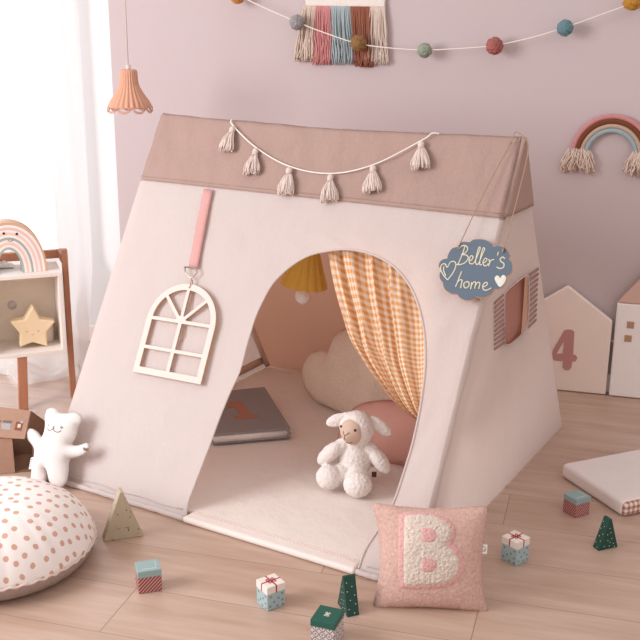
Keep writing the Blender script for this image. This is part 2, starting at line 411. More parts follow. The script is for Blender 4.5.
# roof band, folded over the ridge
def roofz(x): return -.012*math.sin(PI*min(1, max(0, x/L)))
P = []; xs = np.linspace(.004, L+.003, 90)
for q in np.linspace(-1, 1, 41):
    row = []
    for x in xs:
        d = abs(q)*(S-Tb+.004); y = S-d; yy = min(y, S-.006)
        sg = 1 if q < 0 else -1
        X = FRONT.w((x, y, .0035+.004*nz(x*4, q*3, 9)*(1-abs(q)**4)+.0025*nz(x*14+q*2, q*3, 4)*(1-abs(q)**6)))[0]
        if sg < 0: X[1] = W-X[1]
        t_ = abs(q); X[2] += roofz(x)*(1-t_)**1
        if t_ < .06: X[2] -= .003*(1-t_/.06)
        row.append(X)
    P.append(row)
m = MB(); m.grid(np.array(P)); rb = build('roof_band', m, M_ROSE, tent, solid=.002)
def seamline(mbx, pts, r=.0012): mbx.tube(pts, r, 4)
m = MB(); seamline(m, FRONT.w([(x, Tb+.008, .0055) for x in np.linspace(0, L, 40)])); build('roof_stitching', m, M_ROSE, rb)
# gable with a window opening
wpx = [(504, 291), (513, 283), (523, 276), (526, 279), (526, 300), (525, 322), (521, 333), (512, 341), (505, 344), (502, 340), (502, 318), (502, 298)]
wc = GABLE.pxs(wpx); wc = crom(wc, 96, True)
cen = wc.mean(0)
tri = [(0, .003), (W, .003), (W/2+.006, H-.002), (W/2-.006, H-.002)]
def ray_tri(c, d):
    best = 9
    for i in range(4):
        a, b = np.array(tri[i]), np.array(tri[(i+1) % 4]); e = b-a; den = d[0]*e[1]-d[1]*e[0]
        if abs(den) < 1e-9: continue
        t_ = ((a-c)[0]*e[1]-(a-c)[1]*e[0])/den; u_ = ((a-c)[0]*d[1]-(a-c)[1]*d[0])/den
        if t_ > 0 and -1e-6 <= u_ <= 1+1e-6: best = min(best, t_)
    return c+d*best
# outer ring: dense along the triangle, matched to the opening by angle
angs = []
for k in range(4):
    a, b = np.array(tri[k])-cen, np.array(tri[(k+1) % 4])-cen
    n_ = 60 if k in (0, 1, 3) else 4
    for f in np.linspace(0, 1, n_, endpoint=False): angs.append(a*(1-f)+b*f)
wa = np.unwrap(np.arctan2(wc[:, 1]-cen[1], wc[:, 0]-cen[0]))
if wa[-1] < wa[0]: wc = wc[::-1]
wang = np.arctan2(wc[:, 1]-cen[1], wc[:, 0]-cen[0]); order = np.argsort(wang); wan = wang[order]; wr = np.linalg.norm(wc[order]-cen, axis=1)
P = []
for j in range(20):
    r = (j/19)**1.3; row = []
    for d in angs:
        th = math.atan2(d[1], d[0]); rr = np.interp(th, wan, wr, period=2*PI); inn = cen+unit(d)*rr; out = cen+d
        q = inn*(1-r)+out*r
        e = min(1, 4*(1-r))
        z = e*(.010*nz(q[0]*2.5, q[1]*2.5, 8)+.004*nz(q[0]*8+q[1]*2, q[1]*3, 3)+.004)
        row.append((q[0], q[1], z))
    P.append(row)
P = np.array(P); m = MB(); m.grid(GABLE.w(P.reshape(-1, 3)).reshape(P.shape), closeu=True)
gp = build('side_panel', m, M_CANVAS, tent)
m = MB(); m.tube(GABLE.w([(*(cen+(q-cen)*1.02), .008) for q in np.r_[wc, wc[:1]]]), .0020, 6); build('window_piping', m, M_CANVAS, gp)
# rose top of the gable
zb = Tb/S*H; P = []
for zz in np.linspace(zb, H-.003, 16):
    y0, y1 = zz*W/2/H, W-zz*W/2/H; P.append([(y, zz, .016+.004*nz(y*9, zz*6, 2)*math.sin(PI*(y-y0)/(y1-y0+1e-6))) if 0 < f < 1 else (y, zz, .004) for f, y in ((f, y0+(y1-y0)*f) for f in np.linspace(0, 1, 14))])
P = np.array(P); m = MB(); m.grid(GABLE.w(P.reshape(-1, 3)).reshape(P.shape)); build('gable_top', m, M_ROSE, tent, solid=.002)
# sleeve fold running down the front edge of the gable
m = MB(); e0, e1 = V(0, .003), V(W/2-.01, H-.012); P = []
for f in np.linspace(0, 1, 60):
    q = e0*(1-f)+e1*f; P.append([(q[0]+dx*(1-.4*f)-.002, q[1]-dx*.15, h+.003*nz(f*14, dx*40, 2)) for dx, h in ((-.001, .0), (.003, .004), (.018, .0065), (.034, .006), (.044, .001))])
P = np.array(P); fz = int(60*.812)
m.grid(GABLE.w(P[:fz+1].reshape(-1, 3)).reshape(fz+1, 5, 3)); m.m = 1; m.grid(GABLE.w(P[fz:].reshape(-1, 3)).reshape(60-fz, 5, 3)); build('pole_sleeve', m, [M_CANVAS, M_ROSE], tent)
# mesh curtain behind the gable window, shutters printed beside it
M_FLAP = fabric('rose window flap', '#b98579', weave=900, bump=.3, transl=.1)
m = MB(); Q = wc; c0 = cen
y0, y1 = wc[:, 0].min()-.015, wc[:, 0].max()+.016; z0, z1 = wc[:, 1].min()-.02, wc[:, 1].max()+.02
P = [[(y, zz, -.014-.004*math.sin(9*(y-y0)/(y1-y0))) for y in np.linspace(y0, y1, 24)] for zz in np.linspace(z0, z1, 12)]
P = np.array(P); m.grid(GABLE.w(P.reshape(-1, 3)).reshape(P.shape)); build('window_flap', m, M_FLAP, tent, solid=.0015)
M_STRIPE = fabric('shutter print', '#a6847d', weave=900)
for side, (a, b, c, d) in enumerate((((491, 302), (500, 293), (491, 352), (502, 345)), ((527, 274), (537, 267), (526, 331), (534, 323)))):
    pa, pb, pc, pd = [GABLE.px(*q) for q in (a, b, c, d)]; m = MB(); n_ = 11
    for k in range(n_):
        f0, f1 = k/n_, (k+.5)/n_; row = []
        cor = [pa+(pc-pa)*f0, pb+(pd-pb)*f0, pb+(pd-pb)*f1, pa+(pc-pa)*f1]
        def hz(q): return .0105+.010*nz(q[0]*2.5, q[1]*2.5, 8)+.004*nz(q[0]*8+q[1]*2, q[1]*3, 3)-.0035
        m.add(GABLE.w([(q[0], q[1], hz(q)) for q in cor]), [(0, 1, 2, 3)])
    build('shutter_print', m, M_STRIPE, gp, solid=.001)
# back panel, far gable, poles
P = [[(x, W-y*W/2/S-.0, y*H/S) for x in np.linspace(0, L, 50)] for y in np.linspace(.003, Tb+.02, 36)]
P = np.array(P); P[..., 1] += -.0+.006*np.sin(P[..., 0]/L*PI)
m = MB(); m.grid(P); build('back_panel', m, M_BACK, tent)
P = []
for zz in np.linspace(.003, H-.004, 30):
    a, b = zz*W/2/H+.002, W-zz*W/2/H-.002; P.append([(.002, a+(b-a)*f, zz) for f in np.linspace(0, 1, 24)])
m = MB(); m.grid(np.array(P)); build('side_panel', m, M_CANVAS, tent)
for x in (.018, L-.020):
    for sg in (0, 1):
        a = FRONT.w((x, .03, -.017))[0]; b = FRONT.w((x, S-.05, -.017))[0]
        if sg: a[1] = W-a[1]; b[1] = W-b[1]
        m = MB(); m.tube([a, (a+b)/2, b], .011, 12); build('frame_pole', m, M_POLE, tent)
m = MB(); m.tube([V(.02, W/2, H-.035), V(L-.02, W/2, H-.035)], .011, 12); build('ridge_pole', m, M_POLE, tent)
m = MB(); m.box((.006, .03, .026), (.012, W-.03, .056)); build('sleeve_band', m, fabric('sleeve lining', '#f2ddcf'), tent)

# quilted mat that fills the floor of the tent
xa, xb = A[0][0]+.004, A[-1][0]-.004
poly = [(.028, .034), (xa, .030), (xa-.006, -.014), (xb+.004, -.014), (xb, .030), (L-.03, .034), (L-.03, W-.045), (.028, W-.045)]
fm = thing('floor_mat', (.6, .6, 0), 'cream quilted floor mat filling the tent and showing along its doorway', 'mat')
m = MB(); m.prism(poly, .001, .020); build('mat_pad', m, M_MAT, fm, bevel=.009, seg=4)
m = MB()
for q in (.020, .029): m.tube([(x, q+.0015*nz(x*30, q), .0203) for x in np.linspace(xa+.01, xb-.01, 40)], .0012, 4)
build('quilting', m, M_SEAM, fm)

# pink ribbon on the roof edge with its ring
s0, s1 = FRONT.px(210, 190.5), FRONT.px(194.5, 268)
hw = .0165
m = MB(); P = [[(q[0]+dx, q[1]-.02*dx, .0085+.0015*math.sin(f*5)) for dx in (-hw, -hw*.3, hw*.3, hw)] for f in np.linspace(0, 1, 14) for q in (s0*(1-f)+s1*f,)]
P = np.array(P); m.grid(FRONT.w(P.reshape(-1, 3)).reshape(P.shape))
rbn = build('ribbon', m, M_PINKSTRAP, tent, solid=.0025)
m = MB(); rp = FRONT.pxs([(187, 268), (198.5, 269.5), (199, 274), (193, 279.5), (187, 273), (187, 268)]); m.tube(FRONT.w(np.c_[rp, np.full(6, .011)]), .0022, 8); build('ribbon_ring', m, M_METAL, rbn)

# wooden window ornament
orn = thing('window_ornament', FRONT.w((.31, .5, .01))[0], 'white arched wooden window cutout hanging on the tent front from a pink ribbon', 'ornament')
bl, br = FRONT.px(132.5, 371.5, .012), FRONT.px(200.5, 384.5, .012); lt, rt = FRONT.px(147, 318, .012), FRONT.px(214, 329.5, .012)
OX, OY = (br-bl)/2, ((lt-bl)+(rt-br))/2; oc = (bl+br)/2; top = FRONT.px(187, 283.5, .012)
wid = np.linalg.norm(OX); ex2 = OX/wid; hgt = np.linalg.norm(OY); ey2 = OY/hgt
OF = Fr(FRONT.w((*oc, .009))[0], FRONT.ex*ex2[0]+FRONT.ey*ex2[1], FRONT.ex*ey2[0]+FRONT.ey*ey2[1], FRONT.ez)
rise = float(((top-oc)@ey2)-hgt)
def orn_outline(ins):
    a = wid-ins; pts = [(-a, ins), (a, ins), (a, hgt)]
    pts += [(a*math.cos(q), hgt+(rise-ins)*math.sin(q)) for q in np.linspace(0, PI, 40)[1:-1]]; pts.append((-a, hgt)); return pts
bar = .0105; fw = .0195; hmid = hgt*.53
holes = []
a = wid-fw
for (x0, x1) in ((-a, -bar/2-.001), (bar/2+.001, a)):
    for (y0, y1) in ((fw, hmid-bar/2-.006), (hmid+bar/2-.006, hgt-bar/2+.006)): holes.append([(x0, y0), (x1, y0), (x1, y1), (x0, y1)])
hub = hgt+bar/2+.006
for q0, q1 in ((0, 45), (45, 90), (90, 135), (135, 180)):
    lo, hi = math.radians(q0), math.radians(q1); rr_ = lambda q: (a*math.cos(q), hgt+.006+(rise-fw-.006)*math.sin(q))
    mid = (lo+hi)/2; h2 = bar/2
    # wedge with straight sides set in from the spokes
    def off_ray(q, sgn): d = V(math.cos(q), math.sin(q)); n_ = V(-d[1], d[0])*sgn*h2; return d, n_
    d0, n0 = off_ray(lo, 1); d1, n1_ = off_ray(hi, -1)
    if q0 == 0: n0 = V(0, bar/2)
    if q1 == 180: n1_ = V(0, bar/2)
    apex = V(math.cos(mid), math.sin(mid))*(.026 if q0 in (45, 90) else .03)
    def lim(d, n_):
        for r_ in np.linspace(.3, .02, 400):
            x, y = n_+d*r_
            if (x/a)**2+((y)/(rise-fw-.006))**2 <= 1: return n_+d*r_
    e0_, e1_ = lim(d0, n0), lim(d1, n1_)
    t0, t1 = [math.atan2(e[1]/(rise-fw-.006), e[0]/a) for e in (e0_, e1_)]
    arc = [(a*math.cos(q), (rise-fw-.006)*math.sin(q)) for q in np.linspace(t0, t1, 10)]
    i0 = n0+d0*.018; i1 = n1_+d1*.018
    holes.append([(x, y+hgt+.006) for x, y in [tuple(i0)]+arc+[tuple(i1)]])
m = MB(); m.prism(orn_outline(0), .0015, .003, OF, holes); build('ornament_frame', m, M_WHITEPAINT, orn, smooth=False, bevel=.0005, seg=1)
m = MB(); m.prism(orn_outline(-.0003), -.005, .0015, OF, holes); build('ornament_back', m, M_EDGEWOOD, orn, smooth=False)
m = MB(); tp = rise+hgt; kn = FRONT.px(193, 279.5, .012)
loc = lambda q, z=.0: ((q-oc)@ex2, (q-oc)@ey2, z)
m.tube(OF.w([loc(kn, .004), (.004, tp-.008, .006), (.001, tp-.012, .0045), (.009, tp-.012, -.006), loc(kn, 0)]), .0013, 6)
m.ell((.000, tp-.012, .0032), (.0022, .0022, .0012), OF, 10)
m.tube(OF.w(crom([loc(kn, -.002), (.012, tp-.05, -.0078), (.020, tp-.09, -.0078), (.012, tp-.13, -.0078), (.016, tp-.155, -.0078), (.008, tp-.175, -.0078)], 24)), .0013, 6)
build('hanging_cord', m, M_JUTE, orn)

# ------------------------------------------------------------------ tassel garland on the roof
def tassel(mb, top, down, right, out, ln, spread, nst=30, rr=.0017, knot=True):
    fr = Fr(top, right, -np.asarray(down), out)
    if knot:
        mb.ell((0, -.010, .002), (.0098, .0110, .0088), fr, 14, jit=.05); mb.tube(fr.w([(-.0078*math.cos(q), -.0195, .001+.0078*math.sin(q)) for q in np.linspace(0, 2*PI, 14)]), .0019, 5)
    for k in range(nst):
        q = random.random()*2*PI; r0 = .006*math.sqrt(random.random()); r1 = spread*math.sqrt(random.uniform(.1, 1)); l = ln*random.uniform(.88, 1.04)
        x0, z0 = r0*math.cos(q), r0*math.sin(q)*.6; x1, z1 = r1*math.cos(q), abs(r1*math.sin(q)*.8)*.9
        w1, w2 = random.uniform(-.003, .003), random.uniform(-.003, .003)
        mb.tube(fr.w(crom([(x0, -.015, z0), (x0*.4+x1*.6+w1, -.018-(l-.018)*.4, z0*.4+z1*.7+.002), (x1*.95+w2, -.018-(l-.018)*.75, z1), (x1*1.02, -l, z1*.9)], 6)), rr, 5)
gar = thing('tassel_garland', FRONT.w((.6, S-.05, .01))[0], 'cream cotton tassel garland strung across the rose tent roof', 'garland')
tk = [(233.5, 127), (256.5, 149), (290, 168), (331, 175), (373.5, 166), (421.5, 142)]; tb_ = [(227, 151.5), (251.5, 174.5), (286, 195.5), (329.5, 202), (372.5, 193), (421, 169.5)]
OT = .012
sp = [(230.3, 118.5), (233, 125.5), (256, 147.5), (290, 166.5), (331, 173.5), (374, 164.5), (421.5, 140.5), (432, 133.5), (438, 132.5)]
pts = FRONT.pxs(sp, OT); z_ = np.full(len(sp), OT); z_[0] = .005; z_[-1] = .004
m = MB(); m.tube(FRONT.w(crom(np.c_[pts, z_], 70)), .0021, 6); build('string', m, M_STRING, gar)
for k, (a, b) in enumerate(zip(tk, tb_)):
    pa, pb = FRONT.px(*a, OT), FRONT.px(*b, OT); d = unit(pb-pa); wdn = FRONT.ex*d[0]+FRONT.ey*d[1]; wr_ = FRONT.ex*(-d[1])+FRONT.ey*d[0]
    m = MB(); tassel(m, FRONT.w((*pa, OT+.001))[0], wdn, wr_, FRONT.ez, np.linalg.norm(pb-pa), .028, 72, .0021); build('tassel', m, M_COTTON, gar)

# ------------------------------------------------------------------ chalk sign
SG = .030
SF = Fr(FRONT.w((1.17, .82, SG))[0], FRONT.ex, FRONT.ey, FRONT.ez)
sgn = thing('cloud_sign', SF.o, 'slate blue cloud-shaped chalk sign hung from the right end of the tent ridge', 'sign')
K = lambda x, y: SF.px(420+x/4.5714, 220+y/4.5714)
ol = [(188, 103), (200, 98), (228, 100), (240, 90), (270, 86), (300, 90), (325, 104), (338, 121), (360, 117), (385, 123), (402, 138), (412, 158), (410, 178), (422, 195), (425, 222), (416, 245), (396, 258), (392, 285), (378, 308), (358, 318), (340, 317), (325, 340), (300, 354), (272, 357), (258, 352), (240, 366), (212, 370), (185, 360), (168, 342), (140, 338), (115, 322), (104, 300), (104, 290), (90, 270), (88, 245), (96, 232), (84, 212), (90, 190), (108, 178), (122, 176), (128, 155), (145, 130), (168, 122), (178, 112)]
ol = crom([K(*q) for q in ol], 160, True)
m = MB(); m.prism(ol, -.004, .0005, SF); build('board', m, M_EDGEWOOD, sgn, smooth=False, bevel=.0006, seg=1)
ci = np.array([K(258, 225)]); oi = ci+(ol-ci)*.978
m = MB(); m.prism(oi, .0005, .0016, SF); build('chalkboard_face', m, plain('slate chalkboard', '#5f6d7c', .8, var=.06, scale=25), sgn, smooth=False)
M_CHALK = plain('chalk', '#d8d3bb', .9, bump=.3, scale=400)
strokes = [[(207, 122), (198, 150), (186, 180), (174, 206)], [(176, 136), (192, 120), (212, 120), (220, 134), (208, 152), (192, 159), (214, 162), (222, 176), (210, 194), (190, 204), (168, 205)],
 [(226, 190), (240, 181), (244, 169), (235, 165), (227, 180), (228, 197), (240, 202), (252, 193)], [(252, 193), (268, 155), (277, 130), (270, 128), (260, 165), (256, 196), (264, 205), (272, 196)], [(272, 196), (286, 160), (297, 134), (289, 132), (278, 175), (275, 203), (285, 206)],
 [(289, 199), (303, 191), (308, 180), (299, 177), (290, 192), (293, 208), (305, 210), (314, 200)], [(316, 180), (320, 196), (315, 212), (320, 196), (328, 185), (341, 182)], [(360, 147), (356, 164)], [(390, 178), (379, 171), (368, 180), (373, 192), (385, 201), (383, 217), (368, 223), (352, 216)],
 [(192, 236), (182, 262), (172, 288), (164, 307), (172, 288), (184, 275), (194, 278), (190, 298), (187, 313)], [(217, 283), (204, 290), (203, 305), (213, 312), (225, 302), (225, 287), (215, 282)], [(238, 285), (233, 318), (238, 298), (249, 284), (256, 289), (251, 315), (256, 298), (267, 286), (275, 291), (270, 316)], [(286, 309), (304, 301), (310, 290), (300, 287), (289, 301), (291, 318), (306, 322), (328, 311)],
 [(128, 275), (110, 254), (96, 226), (101, 206), (116, 202), (127, 217), (140, 195), (158, 191), (166, 208), (154, 240), (128, 275)], [(120, 256), (110, 232), (111, 214)]]
m = MB()
for s_ in strokes:
    p_ = np.array([K(*q) for q in s_]); c_ = crom(np.c_[p_, np.full(len(p_), .0017)], 10*len(p_)); m.tube(SF.w(c_), .0018, 5)
build('chalk_writing', m, M_CHALK, sgn, label='chalk lettering reading Beller\'s home with a drawn heart')
hp = [(366, 307), (350, 288), (342, 268), (349, 256), (360, 256), (368, 266), (378, 253), (390, 256), (394, 270), (384, 292)]
pl_ = Pillow(crom([K(*q) for q in hp], 60, True), 30, .0012); m = MB(); pl_.mesh(m, SF, back=None, base=lambda x, y: .0018); build('chalk_heart', m, plain('grey white chalk', '#d9dad2', .9, bump=.6, scale=300, var=.12), sgn, label='filled white chalk heart')
h1, h2 = SF.px(459.5, 246), SF.px(504, 249.5)
rd = FRONT.px(514, 140); rdx = rd[0]
ridge = V(1.183, W/2-.004, H+.006); r2 = V(1.207, W/2, H-.004)
m = MB(); q1 = SF.w((*h1, .003))[0]; q2 = SF.w((*h2, .003))[0]
m.tube(crom([q1, q1+(ridge+FRONT.ez*.008-q1)*.5+FRONT.ez*.002, ridge-FRONT.ey*.03+FRONT.ez*.009, ridge+V(0, .004, .003)], 20), .0014, 6)
m.tube(crom([ridge+V(0, .004, .003), ridge+V(.012, .004, .002), r2+V(.020, -.012, -.02), q2+(r2-q2)*.5+V(.014, 0, 0), q2], 24), .0014, 6)
for q in (q1, q2): m.tube([q+SF.ez*.002, q+SF.ez*.004-SF.ey*.004, q-SF.ey*.010+SF.ez*.001], .0022, 6)
m.ell((0, 0, 0), (.004, .004, .004), Fr(ridge-FRONT.ey*.03+FRONT.ez*.0095, FRONT.ex, FRONT.ey), 8)
build('hanging_string', m, M_JUTE, sgn)

# ------------------------------------------------------------------ gingham curtain in the doorway
t = NT('orange gingham'); uv = t.add('ShaderNodeUVMap').outputs[0]; sx = t.add('ShaderNodeSeparateXYZ'); t.ln(uv, sx.inputs[0])
fu = t.math('GREATER_THAN', t.math('FRACT', sx.outputs[0]), .5); fv = t.math('GREATER_THAN', t.math('FRACT', sx.outputs[1]), .5)
lev = t.math('MULTIPLY', t.math('ADD', fu, fv), .5)
cr = t.add('ShaderNodeValToRGB'); cr.color_ramp.interpolation = 'CONSTANT'; e = cr.color_ramp.elements
e[0].position = 0; e[0].color = lin('#f3e6da'); e[1].position = .9; e[1].color = lin('#dfa266'); x = e.new(.3); x.color = lin('#ecc8a2')
t.ln(lev, cr.inputs[0]); t.ln(cr.outputs[0], t.bsdf.inputs['Base Color']); t.bsdf.inputs['Roughness'].default_value = .95; t.bsdf.inputs['Specular IOR Level'].default_value = .1
tr = t.add('ShaderNodeBsdfTranslucent'); t.ln(cr.outputs[0], tr.inputs[0]); mx = t.add('ShaderNodeMixShader'); mx.inputs[0].default_value = .25; t.ln(t.bsdf.outputs[0], mx.inputs[1]); t.ln(tr.outputs[0], mx.inputs[2]); t.ln(mx.outputs[0], t.out.inputs[0])
M_GING = t.m
Lp = FRONT.pxs([(325, 238), (327, 256), (333, 285), (341, 312), (349, 335), (358, 352), (372, 373), (388, 394), (403, 410), (420, 422), (427, 424)], -.05)
Rp = FRONT.pxs([(438, 262), (442, 285), (443, 305), (443, 325), (442, 345), (440, 362), (437, 378), (434, 394), (431, 406), (429, 416), (428, 423)], -.04)
nv, nu = 110, 130
Lc, Rc = crom(Lp, nv), crom(Rp, nv); P = []; UVs = []
for j in range(nv):
    v = j/(nv-1); row = []; uvr = []
    for i in range(nu):
        u = i/(nu-1)
        ue = u+.0*v; q = Lc[j]*(1-ue)+Rc[j]*ue
        q = q+np.array([0, -.035*math.sin(PI*u)*v*(1-v)*2])
        amp = (.015*(1-.45*v))*min(1, 7*u+.25)
        ph = 2*PI*(4.6*(u**.85)+.35*v*math.sin(3*u)+.35*nz(u*4, v*2.2, 6))
        z = amp*math.sin(ph)+.005*math.sin(ph*2.3+4*v)+.006*nz(u*7, v*5, 2)
        row.append((q[0], q[1], -.052+z+.010*v)); uvr.append((u*24+.6*math.sin(ph)*.25, v*34+2.2*math.sin(PI*u*.9)*v))
    P.append(row); UVs.append(uvr)
P = np.array(P); m = MB(); m.grid(FRONT.w(P.reshape(-1, 3)).reshape(P.shape), uv=np.array(UVs))
gc = build('gingham_curtain', m, M_GING, at=FRONT.w((1.0, .5, -.05))[0])
tag(gc, 'orange and white gingham curtain tied back at the right of the tent doorway', 'curtain')

# ------------------------------------------------------------------ yellow lamp inside
lc = V(.536, .6, .549)
lp = thing('pendant_lamp', lc, 'mustard yellow pleated pendant lamp hanging inside the tent', 'lamp')
LF = Fr(lc, (.86, .5, 0), (-.5, .86, 0)); tilt = Matrix.Rotation(math.radians(7), 3, Vector(FW*V(1, 1, 0)).normalized())
ax = np.array(tilt@Vector((0, 0, 1))); LF = Fr(lc, np.cross(V(-.5, .86, 0), ax), V(-.5, .86, 0)-ax*(V(-.5, .86, 0)@ax), ax)
prof = [(.072, -.012), (.069, 0), (.053, .045), (.038, .09), (.025, .124), (.018, .13)]
m = MB(); m.lathe(prof, 112, LF, mod=lambda r, z, q: (r*(1+.07*abs(math.sin(7*q))-.035), z+(.005*abs(math.sin(7*q)) if z < -.005 else 0)))
m.f = [f for f in m.f if len(f) == 4]; m.mi = m.mi[:len(m.f)]
build('lamp_shade', m, fabric('mustard felt', '#e0b257', weave=300, bump=.2, transl=.2), lp)
m = MB(); m.lathe([(.0005, -.069), (.012, -.066), (.021, -.056), (.0245, -.043), (.021, -.029), (.014, -.014), (.012, .0), (.012, .04)], 32, LF)
t = NT('bulb glass'); t.bsdf.inputs['Base Color'].default_value = lin('#efe3df'); t.bsdf.inputs['Roughness'].default_value = .12; t.bsdf.inputs['Coat Weight'].default_value = .5; t.bsdf.inputs['Subsurface Weight'].default_value = .2
build('bulb', m, t.m, lp)
m = MB(); topw = LF.w((0, 0, .128))[0]; m.tube(crom([topw, topw+V(.002, 0, .1), V(lc[0]+.012, W/2, H-.046)], 10), .0025, 6); m.tube([LF.w((0, 0, .04))[0], LF.w((0, 0, .135))[0]], .011, 10); build('lamp_cord', m, M_WHITEPAINT, lp)

# ------------------------------------------------------------------ things in the tent
M_KNIT = fabric('beige knit', '#f0ded0', weave=260, bump=.8, var=.12)
b0, b1 = V(.468, .887, .028), V(.802, .762, .028); ex = unit(b1-b0); nn = unit(np.cross(ex, V(0, 0, 1))); ey = unit(V(0, 0, 1)*math.cos(.22)-nn*math.sin(.22))
CF = Fr(b0, ex, ey)
cl_px = [(330, 408), (316, 402), (305, 388), (302, 371), (307, 357), (318, 350), (330, 350), (331, 342), (337, 333), (349, 328), (366, 330), (379, 340), (398, 343), (413, 358), (420, 380), (420, 405), (412, 428), (398, 437), (380, 431), (355, 421)]
pw_ = Pillow(crom(CF.pxs(cl_px), 120, True), 70, .062, .55); m = MB(); pw_.mesh(m, Fr(CF.o+CF.ez*.0, CF.ex, CF.ey), disp=lambda x, y: .0015*nz(x*60, y*60))
o = build('cloud_cushion', m, M_KNIT, at=b0); tag(o, 'beige knitted cloud-shaped cushion standing at the back of the tent', 'cushion')
pc = V(.883, .562, .031); ex = unit(V(.86, .50, 0)); nn = unit(np.cross(ex, V(0, 0, 1))); ey = unit(V(0, 0, 1)*math.cos(.5)-nn*math.sin(.5)); PF = Fr(pc, ex, ey)
pk = thing('round_cushion', pc, 'dusty pink rounded cushion with pale edge behind the lamb toy', 'cushion')
oc_ = PF.px(390, 432); a_, b_ = abs(PF.px(436, 428)[0]-oc_[0]), abs(PF.px(386, 396)[1]-oc_[1])
out = np.array([(oc_[0]+a_*math.copysign(abs(math.cos(q))**.75, math.cos(q)), oc_[1]+b_*math.copysign(abs(math.sin(q))**.75, math.sin(q))) for q in np.linspace(0, 2*PI, 90, endpoint=False)])
out = crom(PF.pxs([(336, 446), (340, 430), (348, 414), (358, 405), (372, 401), (392, 400), (418, 405), (436, 418), (441, 436), (439, 452), (430, 464), (412, 467), (388, 463), (362, 458), (345, 455)]), 100, True)
dz = -out[:, 1].min()
pw2 = Pillow(out, 44, .05, .5); m = MB(); PF2 = Fr(pc+PF.ey*(dz*.0)+PF.ez*.0, ex, ey)
m = MB(); pw2.mesh(m, PF2, back=.35); build('cover', m, fabric('rose velvet', '#cb9a8f', weave=600, bump=.2, var=.03), pk)
out2 = out*1.0; out2 = np.c_[oc_[0]+(out[:, 0]-oc_[0])*1.03, oc_[1]+(out[:, 1]-oc_[1])*1.06-.012]
pw3 = Pillow(out2, 40, .04, .45); m = MB(); pw3.mesh(m, Fr(PF2.o-PF2.ez*.018, ex, ey), front=.35, back=1); build('border', m, fabric('pale pink velvet', '#dcb3a8', weave=600), pk, label='pale pink edge')

# grey padded book with a 1
A0 = fl(214.5, 435.5, .062); A1 = fl(290.5, 426.5, .062); ex = unit((A1-A0)*V(1, 1, 0)); B1 = fl(264.6, 386.5, .060); wdt = np.linalg.norm((A1-A0)[:2])
BF = Fr((A0[0], A0[1], .026), ex, np.cross(V(0, 0, 1), ex))
c1 = BF.px(264.6, 386.5, .036); c0 = BF.px(233, 380, .036); cA = BF.px(213.5, 434.5, .036); cB = BF.px(291, 428, .036)
bk = thing('padded_book', BF.o+BF.ex*.1+BF.ey*.1, 'dark grey padded book with a number 1 lying on the tent mat', 'book')
dl = (cA[0])-.0; lft = cA[0]-.01
poly = [tuple(cA), tuple(cB), tuple(c1), (cA[0]-.015, c1[1]+.0)]
M_GREYF = fabric('charcoal felt', '#979090', weave=500, bump=.3, var=.05)
for z0, z1 in ((.0, .007), (.028, .036)):
    m = MB(); m.prism(poly, z0, z1, BF); build('book_cover', m, M_GREYF, bk, bevel=.003, seg=3)
pi_ = np.array(poly); cc_ = pi_.mean(0); pi_ = cc_+(pi_-cc_)*.985
m = MB(); m.prism(pi_, .0069, .0281, BF); build('page_block', m, fabric('white felt', '#f2ece8'), bk, label='white core between the covers')
m = MB(); cs = np.array(poly[0])*.98+np.array(poly[2])*.02; bL = np.array(poly[1]); m.tube(BF.w([(bL[0]-.012, bL[1]+.004, .004), (bL[0]-.004, bL[1]+.002, .018), (bL[0]-.012, bL[1]+.004, .032)]), .005, 8); build('book_strap', m, M_GREYF, bk)
one = [(226.5, 404.5), (230, 402), (240, 401), (244, 405), (250, 414), (258, 414.5), (258.5, 417), (236, 419), (233.5, 416), (241, 415), (234, 406.5), (228.5, 407.5)]
m = MB(); m.prism(BF.pxs(one, .0375), .0358, .0378, BF); build('number_patch', m, fabric('terracotta felt', '#b07c69', weave=500), bk, smooth=False, label='terracotta felt number 1')

# ------------------------------------------------------------------ plush lamb
def toward_cam(p): d = (CAM-p)*V(1, 1, 0); return unit(d)
so = fl(345, 483.75, .025); ez = toward_cam(so); ex = unit(np.cross(V(0, 0, 1), ez)); KF = Fr(so, ex, (0, 0, 1), ez)
dist = np.linalg.norm(CAM-so); ks = dist/FPX/5.333; el = math.asin((CAM[2]-so[2])/dist); ce, se = math.cos(el), math.sin(el)
def sp_(cx, cy, z): return ((cx-240)*ks, ((500-cy)*ks+se*z)/ce, z)
M_PLUSH = fabric('white plush', '#e9e1dd', weave=220, bump=.9, var=.06)
lam = thing('plush_lamb', so, 'white plush lamb toy with beige face sitting in the tent doorway', 'toy')
def remeshed(name, mb, mat, parent, vox=.004, sm=6, disp=0, label=None):
    o = build(name, mb, mat, parent, label=label, recalc=False)
    r = o.modifiers.new('remesh', 'REMESH'); r.mode = 'VOXEL'; r.voxel_size = vox; r.use_smooth_shade = True
    s_ = o.modifiers.new('smooth', 'SMOOTH'); s_.iterations = sm; s_.factor = .5
    if disp:
        tx = bpy.data.textures.new(name, 'CLOUDS'); tx.noise_scale = .008; d = o.modifiers.new('fuzz', 'DISPLACE'); d.texture = tx; d.strength = disp; d.mid_level = .5
    return o
m = MB(); g = ks
m.ell(sp_(288, 375, 0), (90*g, 110*g, 84*g), KF, 24); m.ell(sp_(290, 290, .0), (62*g, 60*g, 60*g), KF, 20)
m.ell(sp_(298, 216, .012), (90*g, 93*g, 86*g), KF, 24)
m.ell(sp_(198, 176, .008), (66*g, 34*g, 22*g), KF, 20, .38); m.ell(sp_(252, 156, .008), (40*g, 24*g, 20*g), KF, 20, .1)
m.ell(sp_(418, 204, .008), (74*g, 34*g, 22*g), KF, 20, -.75)
